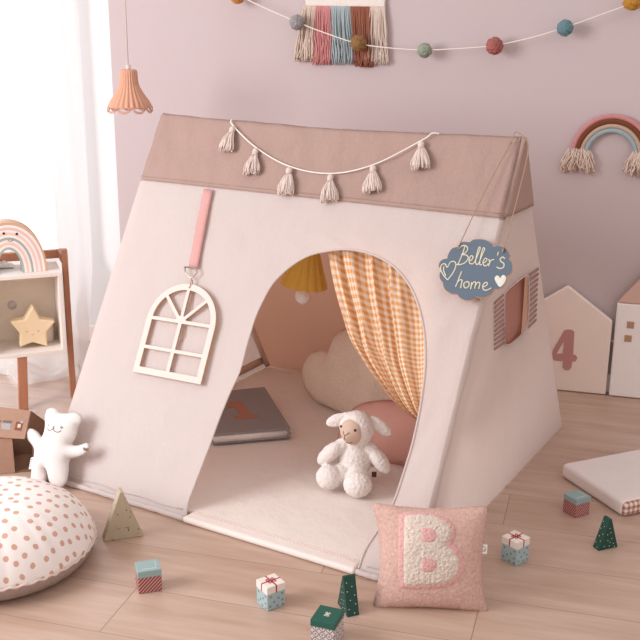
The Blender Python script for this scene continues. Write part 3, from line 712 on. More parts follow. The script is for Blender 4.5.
m.ell(sp_(158, 346, .02), (84*g, 41*g, 42*g), KF, 20, .8); m.ell(sp_(215, 305, .01), (50*g, 36*g, 36*g), KF, 20, .7)
m.ell(sp_(418, 378, .018), (82*g, 41*g, 42*g), KF, 20, -1.0); m.ell(sp_(372, 320, .01), (50*g, 36*g, 36*g), KF, 20, -.9)
m.ell(sp_(155, 468, .050), (66*g, 66*g, 60*g), KF, 24); m.ell(sp_(305, 503, .082), (74*g, 68*g, 60*g), KF, 24)
m.ell(sp_(215, 445, .03), (60*g, 52*g, 60*g), KF, 20); m.ell(sp_(300, 460, .045), (60*g, 52*g, 80*g), KF, 20)
remeshed('lamb_body', m, M_PLUSH, lam, .0028, 5, .004)
M_FACE = fabric('beige velour', '#cfb4a3', weave=500, bump=.2)
m = MB(); hc = np.array(sp_(298, 216, .012)); fd = unit(V(-.52, .06, .85))
fx = unit(np.cross(V(0, 1, 0), fd)); fy = np.cross(fd, fx)
pts_ = []
for rr in np.linspace(0, 1, 9):
    row = []
    for q in np.linspace(0, 2*PI, 32, endpoint=False):
        x, y = rr*62*g*math.cos(q), rr*70*g*math.sin(q)-6*g
        z = 91*g*math.sqrt(max(.02, 1-(x/(92*g))**2-(y/(95*g))**2))+.004+22*g*math.exp(-((x/(30*g))**2+((y+18*g)/(34*g))**2))-.006*rr**6
        row.append(hc+fx*x+fy*y+fd*z)
    pts_.append(row)
P = np.array(pts_); m.grid(KF.w(P.reshape(-1, 3)).reshape(P.shape), closeu=True); build('lamb_face', m, M_FACE, lam, label='beige face patch')
def face_pt(x, y, e=0):
    z = 91*g*math.sqrt(max(.02, 1-(x/(92*g))**2-(y/(95*g))**2))+.0045+22*g*math.exp(-((x/(30*g))**2+((y+18*g)/(34*g))**2))+e
    return KF.w(hc+fx*x+fy*y+fd*z)[0]
M_DARK = plain('dark brown', '#3b2c28', .25); M_THREAD = fabric('brown thread', '#7c5a4d', weave=900)
for x in (40, -46): m = MB(); m.ell((0, 0, 0), (6.5*g, 8*g, 4*g), Fr(face_pt(x*g, 22*g), ex, (0, 0, 1)), 10); build('eye', m, M_DARK, lam)
m = MB(); m.tube([face_pt(x*g, y*g) for x, y in ((-18, 8), (-10, -2), (-2, -8), (8, 0), (16, 9))], .0011, 5); m.tube([face_pt(x*g, y*g) for x, y in ((-2, -8), (-3, -20), (-3, -30))], .0011, 5)
m.tube(crom([face_pt(x*g, y*g) for x, y in ((-8, -48), (4, -54), (18, -52), (28, -42))], 10), .0011, 5); build('lamb_nose_stitch', m, M_THREAD, lam)
m = MB(); q = KF.w(sp_(392, 462, .0))[0]; m.box((-.007, .0, -.002), (.007, .016, .002), Fr(q, ex, (0, 0, 1))); build('care_label', m, fabric('maroon label', '#6e4247'), lam, smooth=False)

# ------------------------------------------------------------------ teddy bear leaning on the tent's left front edge
KB = lambda x, y, off: FRONT.px(20+x/7.111, 400+y/7.111, off)
BO = .049
bp = [(183, 95), (190, 70), (210, 57), (235, 54), (262, 63), (290, 88), (340, 92), (375, 86), (405, 88), (432, 105), (442, 132), (435, 165), (414, 192), (406, 235), (388, 285), (366, 312), (400, 323), (440, 314), (472, 303), (492, 316), (491, 345), (466, 385), (420, 405), (376, 416), (350, 430), (347, 500), (338, 562), (322, 600), (292, 622), (250, 618), (214, 590), (200, 555), (192, 496), (187, 555), (170, 600), (135, 622), (95, 610), (76, 565), (84, 500), (98, 440), (110, 380), (90, 330), (52, 280), (36, 240), (50, 207), (90, 204), (130, 230), (156, 262), (174, 258), (185, 215), (178, 165), (176, 125)]
bo = crom([KB(x, y, BO) for x, y in bp], 180, True); pwb = Pillow(bo, 90, .040, .55)
bl_ = FRONT.w((*KB(200, 600, BO), BO))[0]; bear = thing('teddy_bear', (bl_[0], bl_[1], 0), 'white plush teddy bear leaning on the left front edge of the tent', 'toy')
BR = Fr(FRONT.o+FRONT.ez*BO, FRONT.ex, FRONT.ey, FRONT.ez)
M_BEAR = fabric('white velour', '#e2dcd9', weave=350, bump=.3, var=.02)
m = MB(); pwb.mesh(m, BR, back=.7, disp=lambda x, y: .0006*nz(x*30, y*30)); build('bear_body', m, M_BEAR, bear)
def bpt(x, y, e=.0006): q = KB(x, y, BO+.03); return BR.w((q[0], q[1], pwb.height(*q)+e))[0]
m = MB()
for s_ in ([(203, 175), (208, 184)], [(306, 192), (298, 202), (292, 196), (300, 188)], [(204, 203), (212, 216), (226, 219), (240, 212), (248, 200), (252, 218), (266, 230), (284, 228), (294, 216)], [(243, 190), (252, 191), (249, 200)]): m.tube(crom([bpt(*q) for q in s_], 6*len(s_)), .0011, 5)
build('bear_face_stitch', m, M_THREAD, bear)
m = MB(); hb = [(442, 358), (430, 348), (428, 336), (436, 331), (444, 337), (454, 332), (462, 340), (458, 352)]; hh = [KB(x, y, BO+.02) for x, y in hb]
ph_ = Pillow(crom(hh, 40, True), 22, .0025); ph_.mesh(m, BR, back=None, base=lambda x, y: pwb.height(x, y)+.0005); build('paw_heart', m, fabric('brown felt', '#96766f'), bear, label='brown heart on the paw')
m = MB(); P_ = [KB(x, y, BO) for x, y in ((78, 410), (97, 405), (84, 492), (62, 490))]; m.prism(P_, -.002, .0, BR); build('side_label', m, fabric('white label', '#f4f0ee'), bear, smooth=False)
m = MB()
for a in range(4): q0, q1 = KB(80-a*3.4, 425+a*15, BO), KB(89-a*3.4, 424+a*15, BO); m.tube(BR.w([(*q0, .0005), (*q1, .0005)]), .0012, 4)
build('label_print', m, M_DARK, bear)

# ------------------------------------------------------------------ round dotted floor cushion
t = NT('dotted cotton'); oc = t.coord(); sx = t.add('ShaderNodeSeparateXYZ'); t.ln(t.add('ShaderNodeUVMap').outputs[0], sx.inputs[0]); cb = t.add('ShaderNodeCombineXYZ'); t.ln(sx.outputs[0], cb.inputs[0]); t.ln(sx.outputs[1], cb.inputs[1])
vo = t.add('ShaderNodeTexVoronoi', voronoi_dimensions='2D'); vo.inputs['Scale'].default_value = 29; vo.inputs['Randomness'].default_value = .4; t.ln(cb.outputs[0], vo.inputs['Vector'])
t.ln(t.mix(t.math('LESS_THAN', vo.outputs['Distance'], .215), lin('#efe8e5'), lin('#d0a795')), t.bsdf.inputs['Base Color']); t.bsdf.inputs['Roughness'].default_value = .95; t.bsdf.inputs['Specular IOR Level'].default_value = .1
t.bump(t.math('ADD', t.math('MULTIPLY', t.noise(500, oc, 2), .2), t.noise(18, oc, 4)), .25, .003); M_DOT = t.m
cc = V(.240, -.408, 0); RC = .245; HC = 1.24
cu = thing('floor_cushion', cc, 'round white floor cushion with tan dots and brown knitted underside', 'cushion'); CU = Fr(cc, (1, 0, 0), (0, 1, 0))
def puck(r, z, q):
    e = max(0, (r-.10)/.14); return (r*(1+.004*e*math.sin(23*q)+.005*e*math.sin(41*q+1)), z*HC+.002*e*math.sin(31*q)+.004*nz(r*9*math.cos(q), r*9*math.sin(q), 1))
tp_ = [(.0001, .146), (.04, .146), (.08, .144), (.12, .138), (.155, .128), (.19, .110), (.215, .089), (.232, .066), (.240, .050), (.2415, .040)]
m = MB(); m.lathe(tp_, 120, CU, puck); arc = np.r_[0, np.cumsum(np.hypot(np.diff([p[0] for p in tp_]), np.diff([p[1]*HC for p in tp_])))]
for j in range(len(tp_)):
    for i in range(120): m.uv[j*120+i] = (arc[j]*math.cos(2*PI*i/120), arc[j]*math.sin(2*PI*i/120))
build('top_cover', m, M_DOT, cu)
M_BRKNIT = fabric('brown knit', '#a28e87', weave=160, bump=.9, var=.14)
m = MB(); m.lathe([(.2415, .043), (.2425, .036), (.239, .026), (.226, .012), (.205, .003), (.18, .001), (.0001, .001)], 120, CU, lambda r, z, q: (r*(1+.004*math.sin(37*q)), z*HC)); build('side_cover', m, M_BRKNIT, cu, label='brown knitted side')
m = MB(); m.tube([CU.w((.2425*math.cos(q)*(1+.004*math.sin(60*q)), .2425*math.sin(q)*(1+.004*math.sin(60*q)), .0425*HC+.002*math.sin(47*q)))[0] for q in np.linspace(0, 2*PI, 260)], .0035, 6); build('frilled_seam', m, fabric('pale seam', '#dccac2'), cu)

# ------------------------------------------------------------------ letter cushion
M_PINKW = fabric('woven pink', '#cba99e', weave=150, bump=.5, var=.14)
p0, p1 = fl(375, 604), fl(489, 609); ex = unit(p1-p0); nn = unit(np.cross(ex, V(0, 0, 1))); ln_ = math.radians(24); ey = unit(V(0, 0, 1)*math.cos(ln_)-nn*math.sin(ln_))
QF = Fr(p0+V(0, 0, .019), ex, ey)
bc = thing('letter_cushion', (p0+p1)/2, 'square woven pink cushion with a tufted letter B in front of the tent corner', 'cushion')
q_px = [(372, 504), (376, 503), (400, 506), (430, 508.5), (460, 507.5), (484, 505.5), (488.5, 508), (486, 525), (482.5, 550), (482, 580), (485, 600), (489, 611), (484, 613), (460, 610), (430, 607.5), (400, 608), (378, 609), (372.5, 607), (375, 595), (379, 575), (380, 550), (377.5, 525)]
pq = Pillow(resample(np.r_[(c_ := QF.pxs(q_px)), c_[:1]], 130)[:-1], 80, .055, .5); m = MB(); pq.mesh(m, QF, disp=lambda x, y: .0008*nz(x*70, y*160)); build('cushion_cover', m, M_PINKW, bc)
def tuft(outl, lift, T, amp, n=60, sc=160):
    pp = Pillow(outl, n, T, .25); mm = MB(); pp.mesh(mm, QF, back=None, base=lambda x, y: pq.height(x, y)+lift, disp=lambda x, y: amp*nz(x*sc, y*sc, 4)+amp*nz(x*sc*2.3, y*sc*2.3, 9)); return mm
KQ = lambda x, y: QF.px(360+x/3.5556, 490+y/3.5556, .045)
Bo = [(137, 88), (160, 80), (220, 80), (275, 88), (310, 103), (336, 128), (340, 160), (325, 185), (348, 205), (368, 240), (370, 285), (350, 320), (310, 344), (250, 352), (195, 352), (140, 351), (134, 300), (136, 200)]
Bi = [(158, 92), (215, 86), (268, 94), (305, 112), (326, 140), (322, 168), (302, 190), (330, 210), (350, 242), (352, 285), (334, 313), (295, 333), (245, 339), (155, 340), (152, 250), (155, 150)]
TUFP = fabric('pink tufting', '#d9aba6', weave=220, bump=1, var=.15); TUFC = fabric('cream tufting', '#d9cbbf', weave=220, bump=1, var=.18)
lb = build('letter_tuft', tuft(resample([KQ(*q) for q in Bo+Bo[:1]], 110)[:-1], .001, .006, .0018, 80), TUFP, bc, label='pink tufted outline of the letter B')
build('letter_fill', tuft(resample([KQ(*q) for q in Bi+Bi[:1]], 110)[:-1], .004, .007, .0022, 80), TUFC, lb, label='cream tufted letter B')
for y0 in (158, 263):
    ou = [(218, y0-26), (258, y0-24), (272, y0-8), (272, y0+12), (256, y0+26), (216, y0+26)]
    build('letter_counter', tuft(resample([KQ(*q) for q in ou+ou[:1]], 40)[:-1], .0095, .004, .0015, 26), TUFP, lb)
m = MB(); tg = QF.pxs([(479, 544), (487.5, 544.5), (487, 554), (479, 553.5)]); m.prism(tg, -.001, .001, QF); st_ = build('side_label', m, fabric('white tag', '#f1ebe7'), bc, smooth=False)
m = MB(); c_ = tg.mean(0); m.tube(QF.w([(c_[0]+.006*math.cos(q), c_[1]+.006*math.sin(q), .0012) for q in np.linspace(0, 2*PI, 14)]), .0007, 4); m.tube(QF.w([(c_[0]-.005, c_[1]-.002, .0012), (c_[0]+.005, c_[1]-.002, .0012)]), .0007, 4); build('label_print', m, plain('grey print', '#8f8a88'), st_)

# ------------------------------------------------------------------ wooden toy blocks
def bl_frame(a, b):        # front corner a, direction to b
    d = unit((b-a)*V(1, 1, 0)); return d
M_BLUE = plain('sky blue paint', '#9fbabc', .55); M_CREAM = plain('cream paint', '#e8ded6', .55); M_RED = plain('ribbon red paint', '#a93a44', .5)
M_MOTIF = plain('mauve paint', '#8d7b82', .6); M_DGREEN = plain('pine green paint', '#1f5a4d', .5); M_DGREEN2 = plain('dark green paint', '#15463c', .5); M_SNOW = plain('white dots paint', '#e6ddd0', .6)
M_TEAL = plain('dusty teal paint', '#90a9a9', .55)
def decal_disc(mb, fr, x, y, z, r, n=10):
    mb.prism([(x+r*math.cos(q), y+r*math.sin(q)) for q in np.linspace(0, 2*PI, n, endpoint=False)], z, z+.0004, fr)
def block(name, base, ang, sx_, sy_, h, lid, label, body, lidm, deco, grp='painted wooden toy blocks on the floor'):
    b = thing(name, base, label, 'toy block', grp, rz=ang)
    ex = V(math.cos(ang), math.sin(ang), 0); ey = V(-math.sin(ang), math.cos(ang), 0); fr = Fr(base, ex, ey)
    m = MB(); m.box((-sx_/2, -sy_/2, .0005), (sx_/2, sy_/2, h-lid), fr); bo_ = build('block_body', m, body, b, smooth=False, bevel=.0012)
    e = .0006; m = MB(); m.box((-sx_/2-e, -sy_/2-e, h-lid), (sx_/2+e, sy_/2+e, h), fr); li = build('block_lid', m, lidm, b, smooth=False, bevel=.0012)
    # faces: each a frame with origin at the bottom centre, ez outward
    faces = [Fr(base+ey*(-sy_/2), ex, (0, 0, 1), -ey), Fr(base+ex*(sx_/2), ey, (0, 0, 1), ex), Fr(base+ey*(sy_/2), -ex, (0, 0, 1), ey), Fr(base-ex*(sx_/2), -ey, (0, 0, 1), -ex)]
    tp = Fr(base+V(0, 0, h), ex, ey); deco(bo_, li, faces, tp, (sx_, sy_, h, lid)); return b
def deco_gift(bo_, li, faces, tp, d):
    sx_, sy_, h, lid = d; m = MB(); hb_ = h-lid
    for k, f in enumerate(faces):
        w_ = (sx_, sy_)[k % 2]
        for x, y in ((-.3, .82), (.12, .62), (-.12, .45), (.32, .84), (.34, .42), (-.34, .25), (.05, .16), (.36, .14)): decal_disc(m, f, x*w_, y*hb_, -.0001, .0032, 7)
    build('floral_print', m, M_MOTIF, bo_, smooth=False)
    m = MB(); r_ = .0018
    m.box((-r_, -sy_/2-.001, -.0002), (r_, sy_/2+.001, .0004), tp); m.box((-sx_/2-.001, -r_, -.0002), (sx_/2+.001, r_, .0004), tp)
    for k, f in enumerate(faces): m.box((-r_, hb_+.0005, 0), (r_, h, .0011), f)
    for a in (.6, 2.5, 3.9, 5.6): m.tube(tp.w([(.011*math.cos(a+.45*math.sin(q))*(1-math.cos(q))/2*1.1, .011*math.sin(a+.45*math.sin(q))*(1-math.cos(q))/2*1.1, .0008) for q in np.linspace(0, 2*PI, 14)]), .001, 4)
    build('ribbon_print', m, M_RED, li, smooth=False, label='red painted ribbon')
t = NT('maroon stripes'); oc = t.coord(); sx = t.add('ShaderNodeSeparateXYZ'); t.ln(oc, sx.inputs[0])
st = t.math('GREATER_THAN', t.math('FRACT', t.math('MULTIPLY', t.math('ADD', t.math('ADD', sx.outputs[0], sx.outputs[1]), t.math('MULTIPLY', sx.outputs[2], -1)), 105)), .66)
t.ln(t.mix(st, lin('#8b3a42'), lin('#c9a49a')), t.bsdf.inputs['Base Color']); t.bsdf.inputs['Roughness'].default_value = .55; M_MAROON = t.m
t = NT('printed paper'); oc = t.coord(); 
vo = t.add('ShaderNodeTexVoronoi'); vo.inputs['Scale'].default_value = 62; vo.inputs['Randomness'].default_value = 0; t.ln(oc, vo.inputs['Vector'])
c = t.mix(t.math('LESS_THAN', t.math('ABSOLUTE', t.math('SUBTRACT', vo.outputs['Distance'], .42)), .07), lin('#cfc3bd'), lin('#737482')); c = t.mix(t.math('LESS_THAN', vo.outputs['Distance'], .16), c, lin('#8d5a4a'))
t.ln(c, t.bsdf.inputs['Base Color']); t.bsdf.inputs['Roughness'].default_value = .6; M_PRINT = t.m
def none(*a): pass
def ctr(a, b, sx_, sy_, off=0):
    """block centre and heading from its near corner and the corner to the right"""
    d = unit((b-a)*V(1, 1, 0)); n_ = V(-d[1], d[0], 0); return a+d*sx_/2+n_*sy_/2, math.atan2(d[1], d[0])
a, b = fl(267.4, 611.8), fl(283.5, 605.8); p, an = ctr(a, b, .050, .048); block('gift_block', p, an, .050, .048, .062, .019, 'pale blue gift block with red ribbon on the floor in front of the tent doorway', M_BLUE, M_CREAM, deco_gift)
a, b = fl(516, 566.5), fl(529.7, 559.5); p, an = ctr(a, b, .049, .050); block('gift_block', p, an, .049, .050, .066, .020, 'pale blue gift block with red ribbon to the right of the letter cushion', M_BLUE, M_CREAM, deco_gift)
def deco_line(bo_, li, faces, tp, d):
    m = MB(); m.tube(tp.w([(x*d[0], y*d[1], .0) for x, y in ((-.32, -.3), (.3, -.32), (.33, .3))]), .0006, 4); build('painted_line', m, M_CREAM, li, smooth=False)
a, b = fl(139, 594.5), fl(160.8, 591); p, an = ctr(a, b, .056, .05); block('striped_block', p, an, .056, .050, .060, .018, 'teal-topped maroon striped block between the dotted cushion and the gift', M_MAROON, M_TEAL, deco_line)
a, b = fl(575, 518.5), fl(590, 514); p, an = ctr(a, b, .052, .05); block('striped_block', p, an, .052, .050, .056, .016, 'teal-topped maroon striped block beside the white floor pad', M_MAROON, M_TEAL, deco_line)
def deco_bow(bo_, li, faces, tp, d):
    m = MB()
    for a in (.6, 2.5, 3.7, 5.7): m.tube(tp.w([(.008*math.cos(a+.45*math.sin(q))*(1-math.cos(q))/2, .008*math.sin(a+.45*math.sin(q))*(1-math.cos(q))/2, .0003) for q in np.linspace(0, 2*PI, 14)]), .0008, 4)
    build('bow_print', m, M_SNOW, li, smooth=False)
a, b = fl(334.5, 624.5, .066), fl(345, 608, .066); a[2] = b[2] = 0; p, an = ctr(a, b, .062, .056); block('lidded_block', p, an, .062, .056, .066, .016, 'green-lidded patterned block at the bottom edge in front of the green tree', M_PRINT, M_DGREEN, deco_bow)
def tree(base, ang, w_, h, d, mats, label, dots, face=False, apexshift=0):
    b = thing('tree_block', base, label, 'toy block', 'painted wooden toy blocks on the floor', rz=ang)
    ex = V(math.cos(ang), math.sin(ang), 0); n_ = V(math.sin(ang), -math.cos(ang), 0); fr = Fr(base, ex, (0, 0, 1), n_)
    ap_ = .0035; m = MB(); tri_ = [(-w_/2, .0005), (w_/2, .0005), (ap_+apexshift, h), (-ap_+apexshift, h)]; m.prism(tri_, -d/2, d/2, fr); body = build('tree_body', m, mats, b, smooth=False, bevel=.001)
    if dots:
        m = MB()
        for x, y in dots: decal_disc(m, fr, x*w_*(1-y)*.42, y*h, d/2-.0001, .0013, 6)
        for sgn in (-1, 1):
            sl = unit(V(-sgn*(w_/2-ap_), h)); ff = Fr(base+ex*sgn*w_/2, n_*-sgn, ex*sl[0]+V(0, 0, 1)*sl[1]); ff = Fr(ff.o, ff.ex, ff.ey, ex*sgn*sl[1]+V(0, 0, 1)*abs(sl[0]))
            for k in range(8): decal_disc(m, ff, (-.3 if k % 2 else .28)*d*(1 if k % 3 else .4), (.08+.115*k)*h, -.0001, .0013, 6)
        build('dot_print', m, M_SNOW, body, smooth=False)
    if face:
        m = MB()
        for x in (-.012, .012): m.tube(fr.w([(x+.005*math.cos(q), .036+.004*math.sin(q), d/2+.0002) for q in np.linspace(PI*1.05, PI*1.95, 8)]), .0008, 4)
        build('face_print', m, plain('muted red paint', '#9b5a56'), body)
    return b
dd = [(-.6, .12), (.1, .1), (.7, .16), (-.2, .3), (.5, .34), (-.5, .5), (.3, .55), (-.1, .7), (.2, .22), (.8, .05)]
t = NT('speckled cork'); oc = t.coord(); n = t.noise(260, oc, 3); vo = t.add('ShaderNodeTexVoronoi'); vo.inputs['Scale'].default_value = 75; t.ln(oc, vo.inputs['Vector'])
c = t.mix(n, lin('#aa9c84'), lin('#c2b49d')); c = t.mix(t.math('LESS_THAN', vo.outputs['Distance'], .16), c, lin('#6c6353')); t.ln(c, t.bsdf.inputs['Base Color']); t.bsdf.inputs['Roughness'].default_value = .7; t.bump(n, .3); M_CORK = t.m
a, b = fl(103.5, 542), fl(143.5, 536); d = unit(b-a); an = math.atan2(d[1], d[0]); n_ = V(-d[1], d[0], 0); tree((a+b)/2+n_*.016, an, np.linalg.norm(b-a), .136, .034, M_CORK, 'khaki speckled triangular tree block beside the round dotted cushion', None, True)
a, b = fl(348.5, 618.5), fl(357.5, 616); an = math.radians(-39); ex = V(math.cos(an), math.sin(an), 0); n_ = V(-math.sin(an), math.cos(an), 0)
tree(a-ex*.036+n_*.014+V(0, 0, 0), an, .064, .090, .030, M_DGREEN2, 'narrow green dotted tree block behind the green-lidded block', dd)
a, b = fl(599, 551), fl(617, 547); d = unit(b-a); an = math.atan2(d[1], d[0]); n_ = V(-d[1], d[0], 0); tree((a+b)/2+n_*.012, an, np.linalg.norm(b-a)+.004, .086, .025, M_DGREEN2, 'green dotted tree block on the bare floor at the right, near the white pad', dd)

# ------------------------------------------------------------------ white pad with gingham ends
a, b = V(1.318, .815, 0), V(1.547, .646, 0); ex = unit(b-a); ey = V(-ex[1], ex[0], 0); PF = Fr(a, ex, ey); ln_ = np.linalg.norm(b-a)
pad = thing('floor_pad', a+ex*.14+ey*.2, 'folded white cotton pad with brown gingham end on the floor at the right', 'pad')
t = NT('brown gingham'); oc = t.coord(); sx = t.add('ShaderNodeSeparateXYZ'); t.ln(oc, sx.inputs[0])
dx = t.math('ADD', t.math('MULTIPLY', sx.outputs[0], float(ey[0])), t.math('MULTIPLY', sx.outputs[1], float(ey[1])))
fu = t.math('GREATER_THAN', t.math('FRACT', t.math('MULTIPLY', dx, 62)), .5); fv = t.math('GREATER_THAN', t.math('FRACT', t.math('MULTIPLY', sx.outputs[2], 62)), .5)
cr = t.add('ShaderNodeValToRGB'); cr.color_ramp.interpolation = 'CONSTANT'; e = cr.color_ramp.elements; e[0].color = lin('#e9ddd8'); e[1].position = .9; e[1].color = lin('#a0705e'); x = e.new(.3); x.color = lin('#c9a497')
t.ln(t.math('MULTIPLY', t.math('ADD', fu, fv), .5), cr.inputs[0]); t.ln(cr.outputs[0], t.bsdf.inputs['Base Color']); t.bsdf.inputs['Roughness'].default_value = .95
wx = .40
m = MB(); m.box((0, 0, .001), (ln_-.004, wx, .046), PF); build('pad_cover', m, fabric('white cotton', '#e9e0de', weave=500, wrinkle=.5), pad, bevel=.012, seg=4)
m = MB(); m.box((ln_-.016, .004, .003), (ln_+.004, wx-.004, .043), PF); build('pad_end', m, t.m, pad, bevel=.010, seg=4, label='brown and white gingham end')

# ------------------------------------------------------------------ house-shaped boards by the wall
def house(pts_px, off, thick, name, label, mat, grp=None):
    P_ = WALL.pxs(pts_px, off); return P_
HO = .045
hp4 = WALL.pxs([(605.5, 397), (612.5, 321.5), (568, 286)], HO); pk_ = hp4[2]; er = hp4[1]; hw_ = er[0]-pk_[0]
h4 = thing('house_board', WALL.w((pk_[0], 0, .03))[0], 'cream house-shaped padded board with a pink number 4 behind the tent', 'board', 'house-shaped boards leaning on the wall')
poly = [(pk_[0]-hw_, .002), (er[0]-.001, .002), (er[0], er[1]), (pk_[0], pk_[1]), (pk_[0]-hw_, er[1])]
m = MB(); m.prism(poly, HO-.027, HO, WALL); build('board_body', m, fabric('cream canvas', '#f0e2d9', weave=500, var=.02, wrinkle=.4), h4, bevel=.006, seg=3)
four = [(540+x/4.5714, 270+y/4.5714) for x, y in ((110, 276), (128, 272), (148, 274), (157, 284), (152, 385), (165, 390), (171, 402), (164, 416), (148, 420), (143, 448), (130, 458), (112, 456), (103, 446), (105, 417), (70, 413), (56, 406), (54, 385), (60, 365))]
hole = [(540+x/4.5714, 270+y/4.5714) for x, y in ((111, 322), (104, 382), (76, 382))]
m = MB(); m.prism(WALL.pxs(four, HO+.001), HO-.0005, HO+.0022, WALL, [WALL.pxs(hole, HO+.001)]); build('number_patch', m, fabric('rose felt', '#c08f8b', weave=500), h4, smooth=False, label='pink felt number 4')
wl_ = WALL.pxs([(610, 398), (617, 303), (641, 279)], HO+.004); x0 = wl_[1][0]+.001; eh = wl_[1][1]; slope = (wl_[2][1]-eh)/(wl_[2][0]-x0); hw5 = .175
h5 = thing('house_board', WALL.w((x0+hw5, 0, .03))[0], 'white house-shaped padded board with rose roof and tan windows at the right edge', 'board', 'house-shaped boards leaning on the wall')
poly = [(x0, .002), (x0+2*hw5, .002), (x0+2*hw5, eh), (x0, eh)]
m = MB(); m.prism(poly, HO-.027, HO+.004, WALL); build('board_body', m, fabric('white canvas board', '#f6f2f1', weave=500, var=.02, wrinkle=.4), h5, bevel=.006, seg=3)
m = MB(); m.prism([(x0, eh), (x0+2*hw5, eh), (x0+hw5, eh+hw5*slope)], HO-.027, HO+.004, WALL); build('board_roof', m, fabric('rose roof canvas', '#d6b7aa', weave=500), h5, bevel=.006, seg=3, label='rose roof')
for (u, v) in ((630.5, 325), (628, 338.5)):
    c_ = WALL.px(u, v, HO+.004); m = MB(); m.box((c_[0]-.0125, c_[1]-.0125, HO+.0035), (c_[0]+.0125, c_[1]+.0125, HO+.0055), WALL); build('window_patch', m, fabric('tan felt', '#b8967c'), h5, smooth=False)
for v in (341, 389):
    m = MB(); q0, q1 = WALL.px(611, v, HO), WALL.px(615, v, HO); m.tube(WALL.w([(q0[0]-.006, q0[1], HO-.012), ((q0[0]+q1[0])/2, q0[1]-.003, HO-.010), (q1[0]+.004, q1[1], HO-.012)]), .003, 6)
    build('tie_ribbon', m, M_CANVAS, h4)

# ------------------------------------------------------------------ on the wall: rope rainbow
rw = thing('rope_rainbow', WALL.w((2.11, .86, .012))[0], 'macrame rope rainbow with cream fringed ends on the pink wall', 'wall decoration')
KR = lambda x, y: WALL.px(540+x/6.4, 100+y/6.4, .016)
cenr = (KR(222, 350)+KR(640, 395)); 
iL, iR = KR(292, 342), KR(612, 375); cx_ = (iL[0]+iR[0])/2; by = (iL[1]+iR[1])/2
ri = (iR[0]-iL[0])/2; ropes = [('#9fb3b8', 0), ('#c3ab9b', 1), ('#7a4a34', 2), ('#cd8f91', 3)]
toph = KR(465, 105)[1]-by; innh = KR(465, 195)[1]-by
rr0 = .0092
for col, k in ropes:
    rx = ri+k*.0150; ry = innh+(toph-innh)*k/3
    pts = [(cx_+rx*math.cos(q)+0, by+ry*math.sin(q), .0155) for q in np.linspace(PI*1.02, -PI*.02, 60)]
    rad = rr0*(1.15 if k == 2 else .95)
    m = MB(); P3 = np.array(pts); m.tube(WALL.w(P3), rad, 14); build('rope_arch', m, fabric('rope yarn '+str(k), col, weave=500, bump=.7, var=.1), rw)
def fringe_end(c0_, c1_, drop):
    m = MB()
    for k in range(150):
        f = random.random(); x0_ = c0_[0]+(c1_[0]-c0_[0])*f; y0_ = by+.012+random.uniform(-.012, .012); d_ = (f-.5)*.045; l = drop*random.uniform(.55, 1.08)
        z = random.uniform(.006, .034); w_ = lambda s=1: random.uniform(-.007, .007)*s
        m.tube(WALL.w(crom([(x0_, y0_, z*.8), (x0_+d_*.4+w_(), y0_-l*.35, z+.002+w_(.3)), (x0_+d_*.8+w_(), y0_-l*.7, z+w_(.3)), (x0_+d_+w_(), y0_-l, max(.003, z-.004))], 7)), .0024, 5)
    return m
dr = KR(230, 340)[1]-KR(230, 465)[1]
yw = fabric('cream yarn', '#e2cfc2', weave=700, bump=.5, var=.12)
build('fringe', fringe_end((cx_-ri-.058, 0), (cx_-ri+.012, 0), dr), yw, rw); build('fringe', fringe_end((cx_+ri-.012, 0), (cx_+ri+.058, 0), dr), yw, rw)

# wall hanging with yarn fringes
wh = thing('wall_hanging', WALL.w((1.14, 1.3, .012))[0], 'cream wall hanging with pink, blue, brown and cream yarn fringes at the top', 'wall decoration')
KH = lambda x, y: WALL.px(290+x/5.818, y/5.818, .014)
tl, trr = KH(92, 28), KH(552, 34)
m = MB(); m.prism([(tl[0], tl[1]-.004), (trr[0], trr[1]-.004), (trr[0]+.004, trr[1]+.11)]+[(tl[0]+(trr[0]-tl[0])*f+.0, tl[1]+.11+.03*abs(math.sin(PI*3*f))) for f in np.linspace(.97, .03, 40)]+[(tl[0]-.004, tl[1]+.11)], .004, .020, WALL); build('felt_panel', m, fabric('cream boucle', '#ece3dd', weave=300, bump=.8), wh, bevel=.004)
bands = [(78, 152, 32, 142, '#d9c5b8', 355), (152, 238, 134, 245, '#cf8f8f', 372), (235, 350, 246, 372, '#a9b7bb', 370), (348, 472, 385, 475, '#9a6350', 385), (470, 552, 450, 572, '#d9c9be', 372)]
for k, (a0, a1, b0, b1, col, yb) in enumerate(bands):
    m = MB()
    for q in range(80):
        f = (q+random.random())/80; top_ = KH(a0+(a1-a0)*f, 26); bot_ = KH(b0+(b1-b0)*(f+random.uniform(-.12, .12)), yb+random.uniform(-28, 8))
        z = random.uniform(.003, .024); w1 = random.uniform(-.008, .008); w2 = random.uniform(-.010, .010); mid = (top_+bot_)/2
        m.tube(WALL.w(crom([(*top_, .016), (mid[0]*.5+top_[0]*.5+w1*.5, mid[1]*.5+top_[1]*.5, z*.7+.006), (mid[0]+w1, mid[1], z), (mid[0]*.4+bot_[0]*.6+w2, mid[1]*.4+bot_[1]*.6, z), (*bot_, z)], 9)), .0024, 5)
    build('yarn_fringe', m, fabric('yarn '+str(k), col, weave=700, bump=.5, var=.12), wh, label=['cream', 'pink', 'blue grey', 'brown', 'cream'][k]+' yarn fringe')

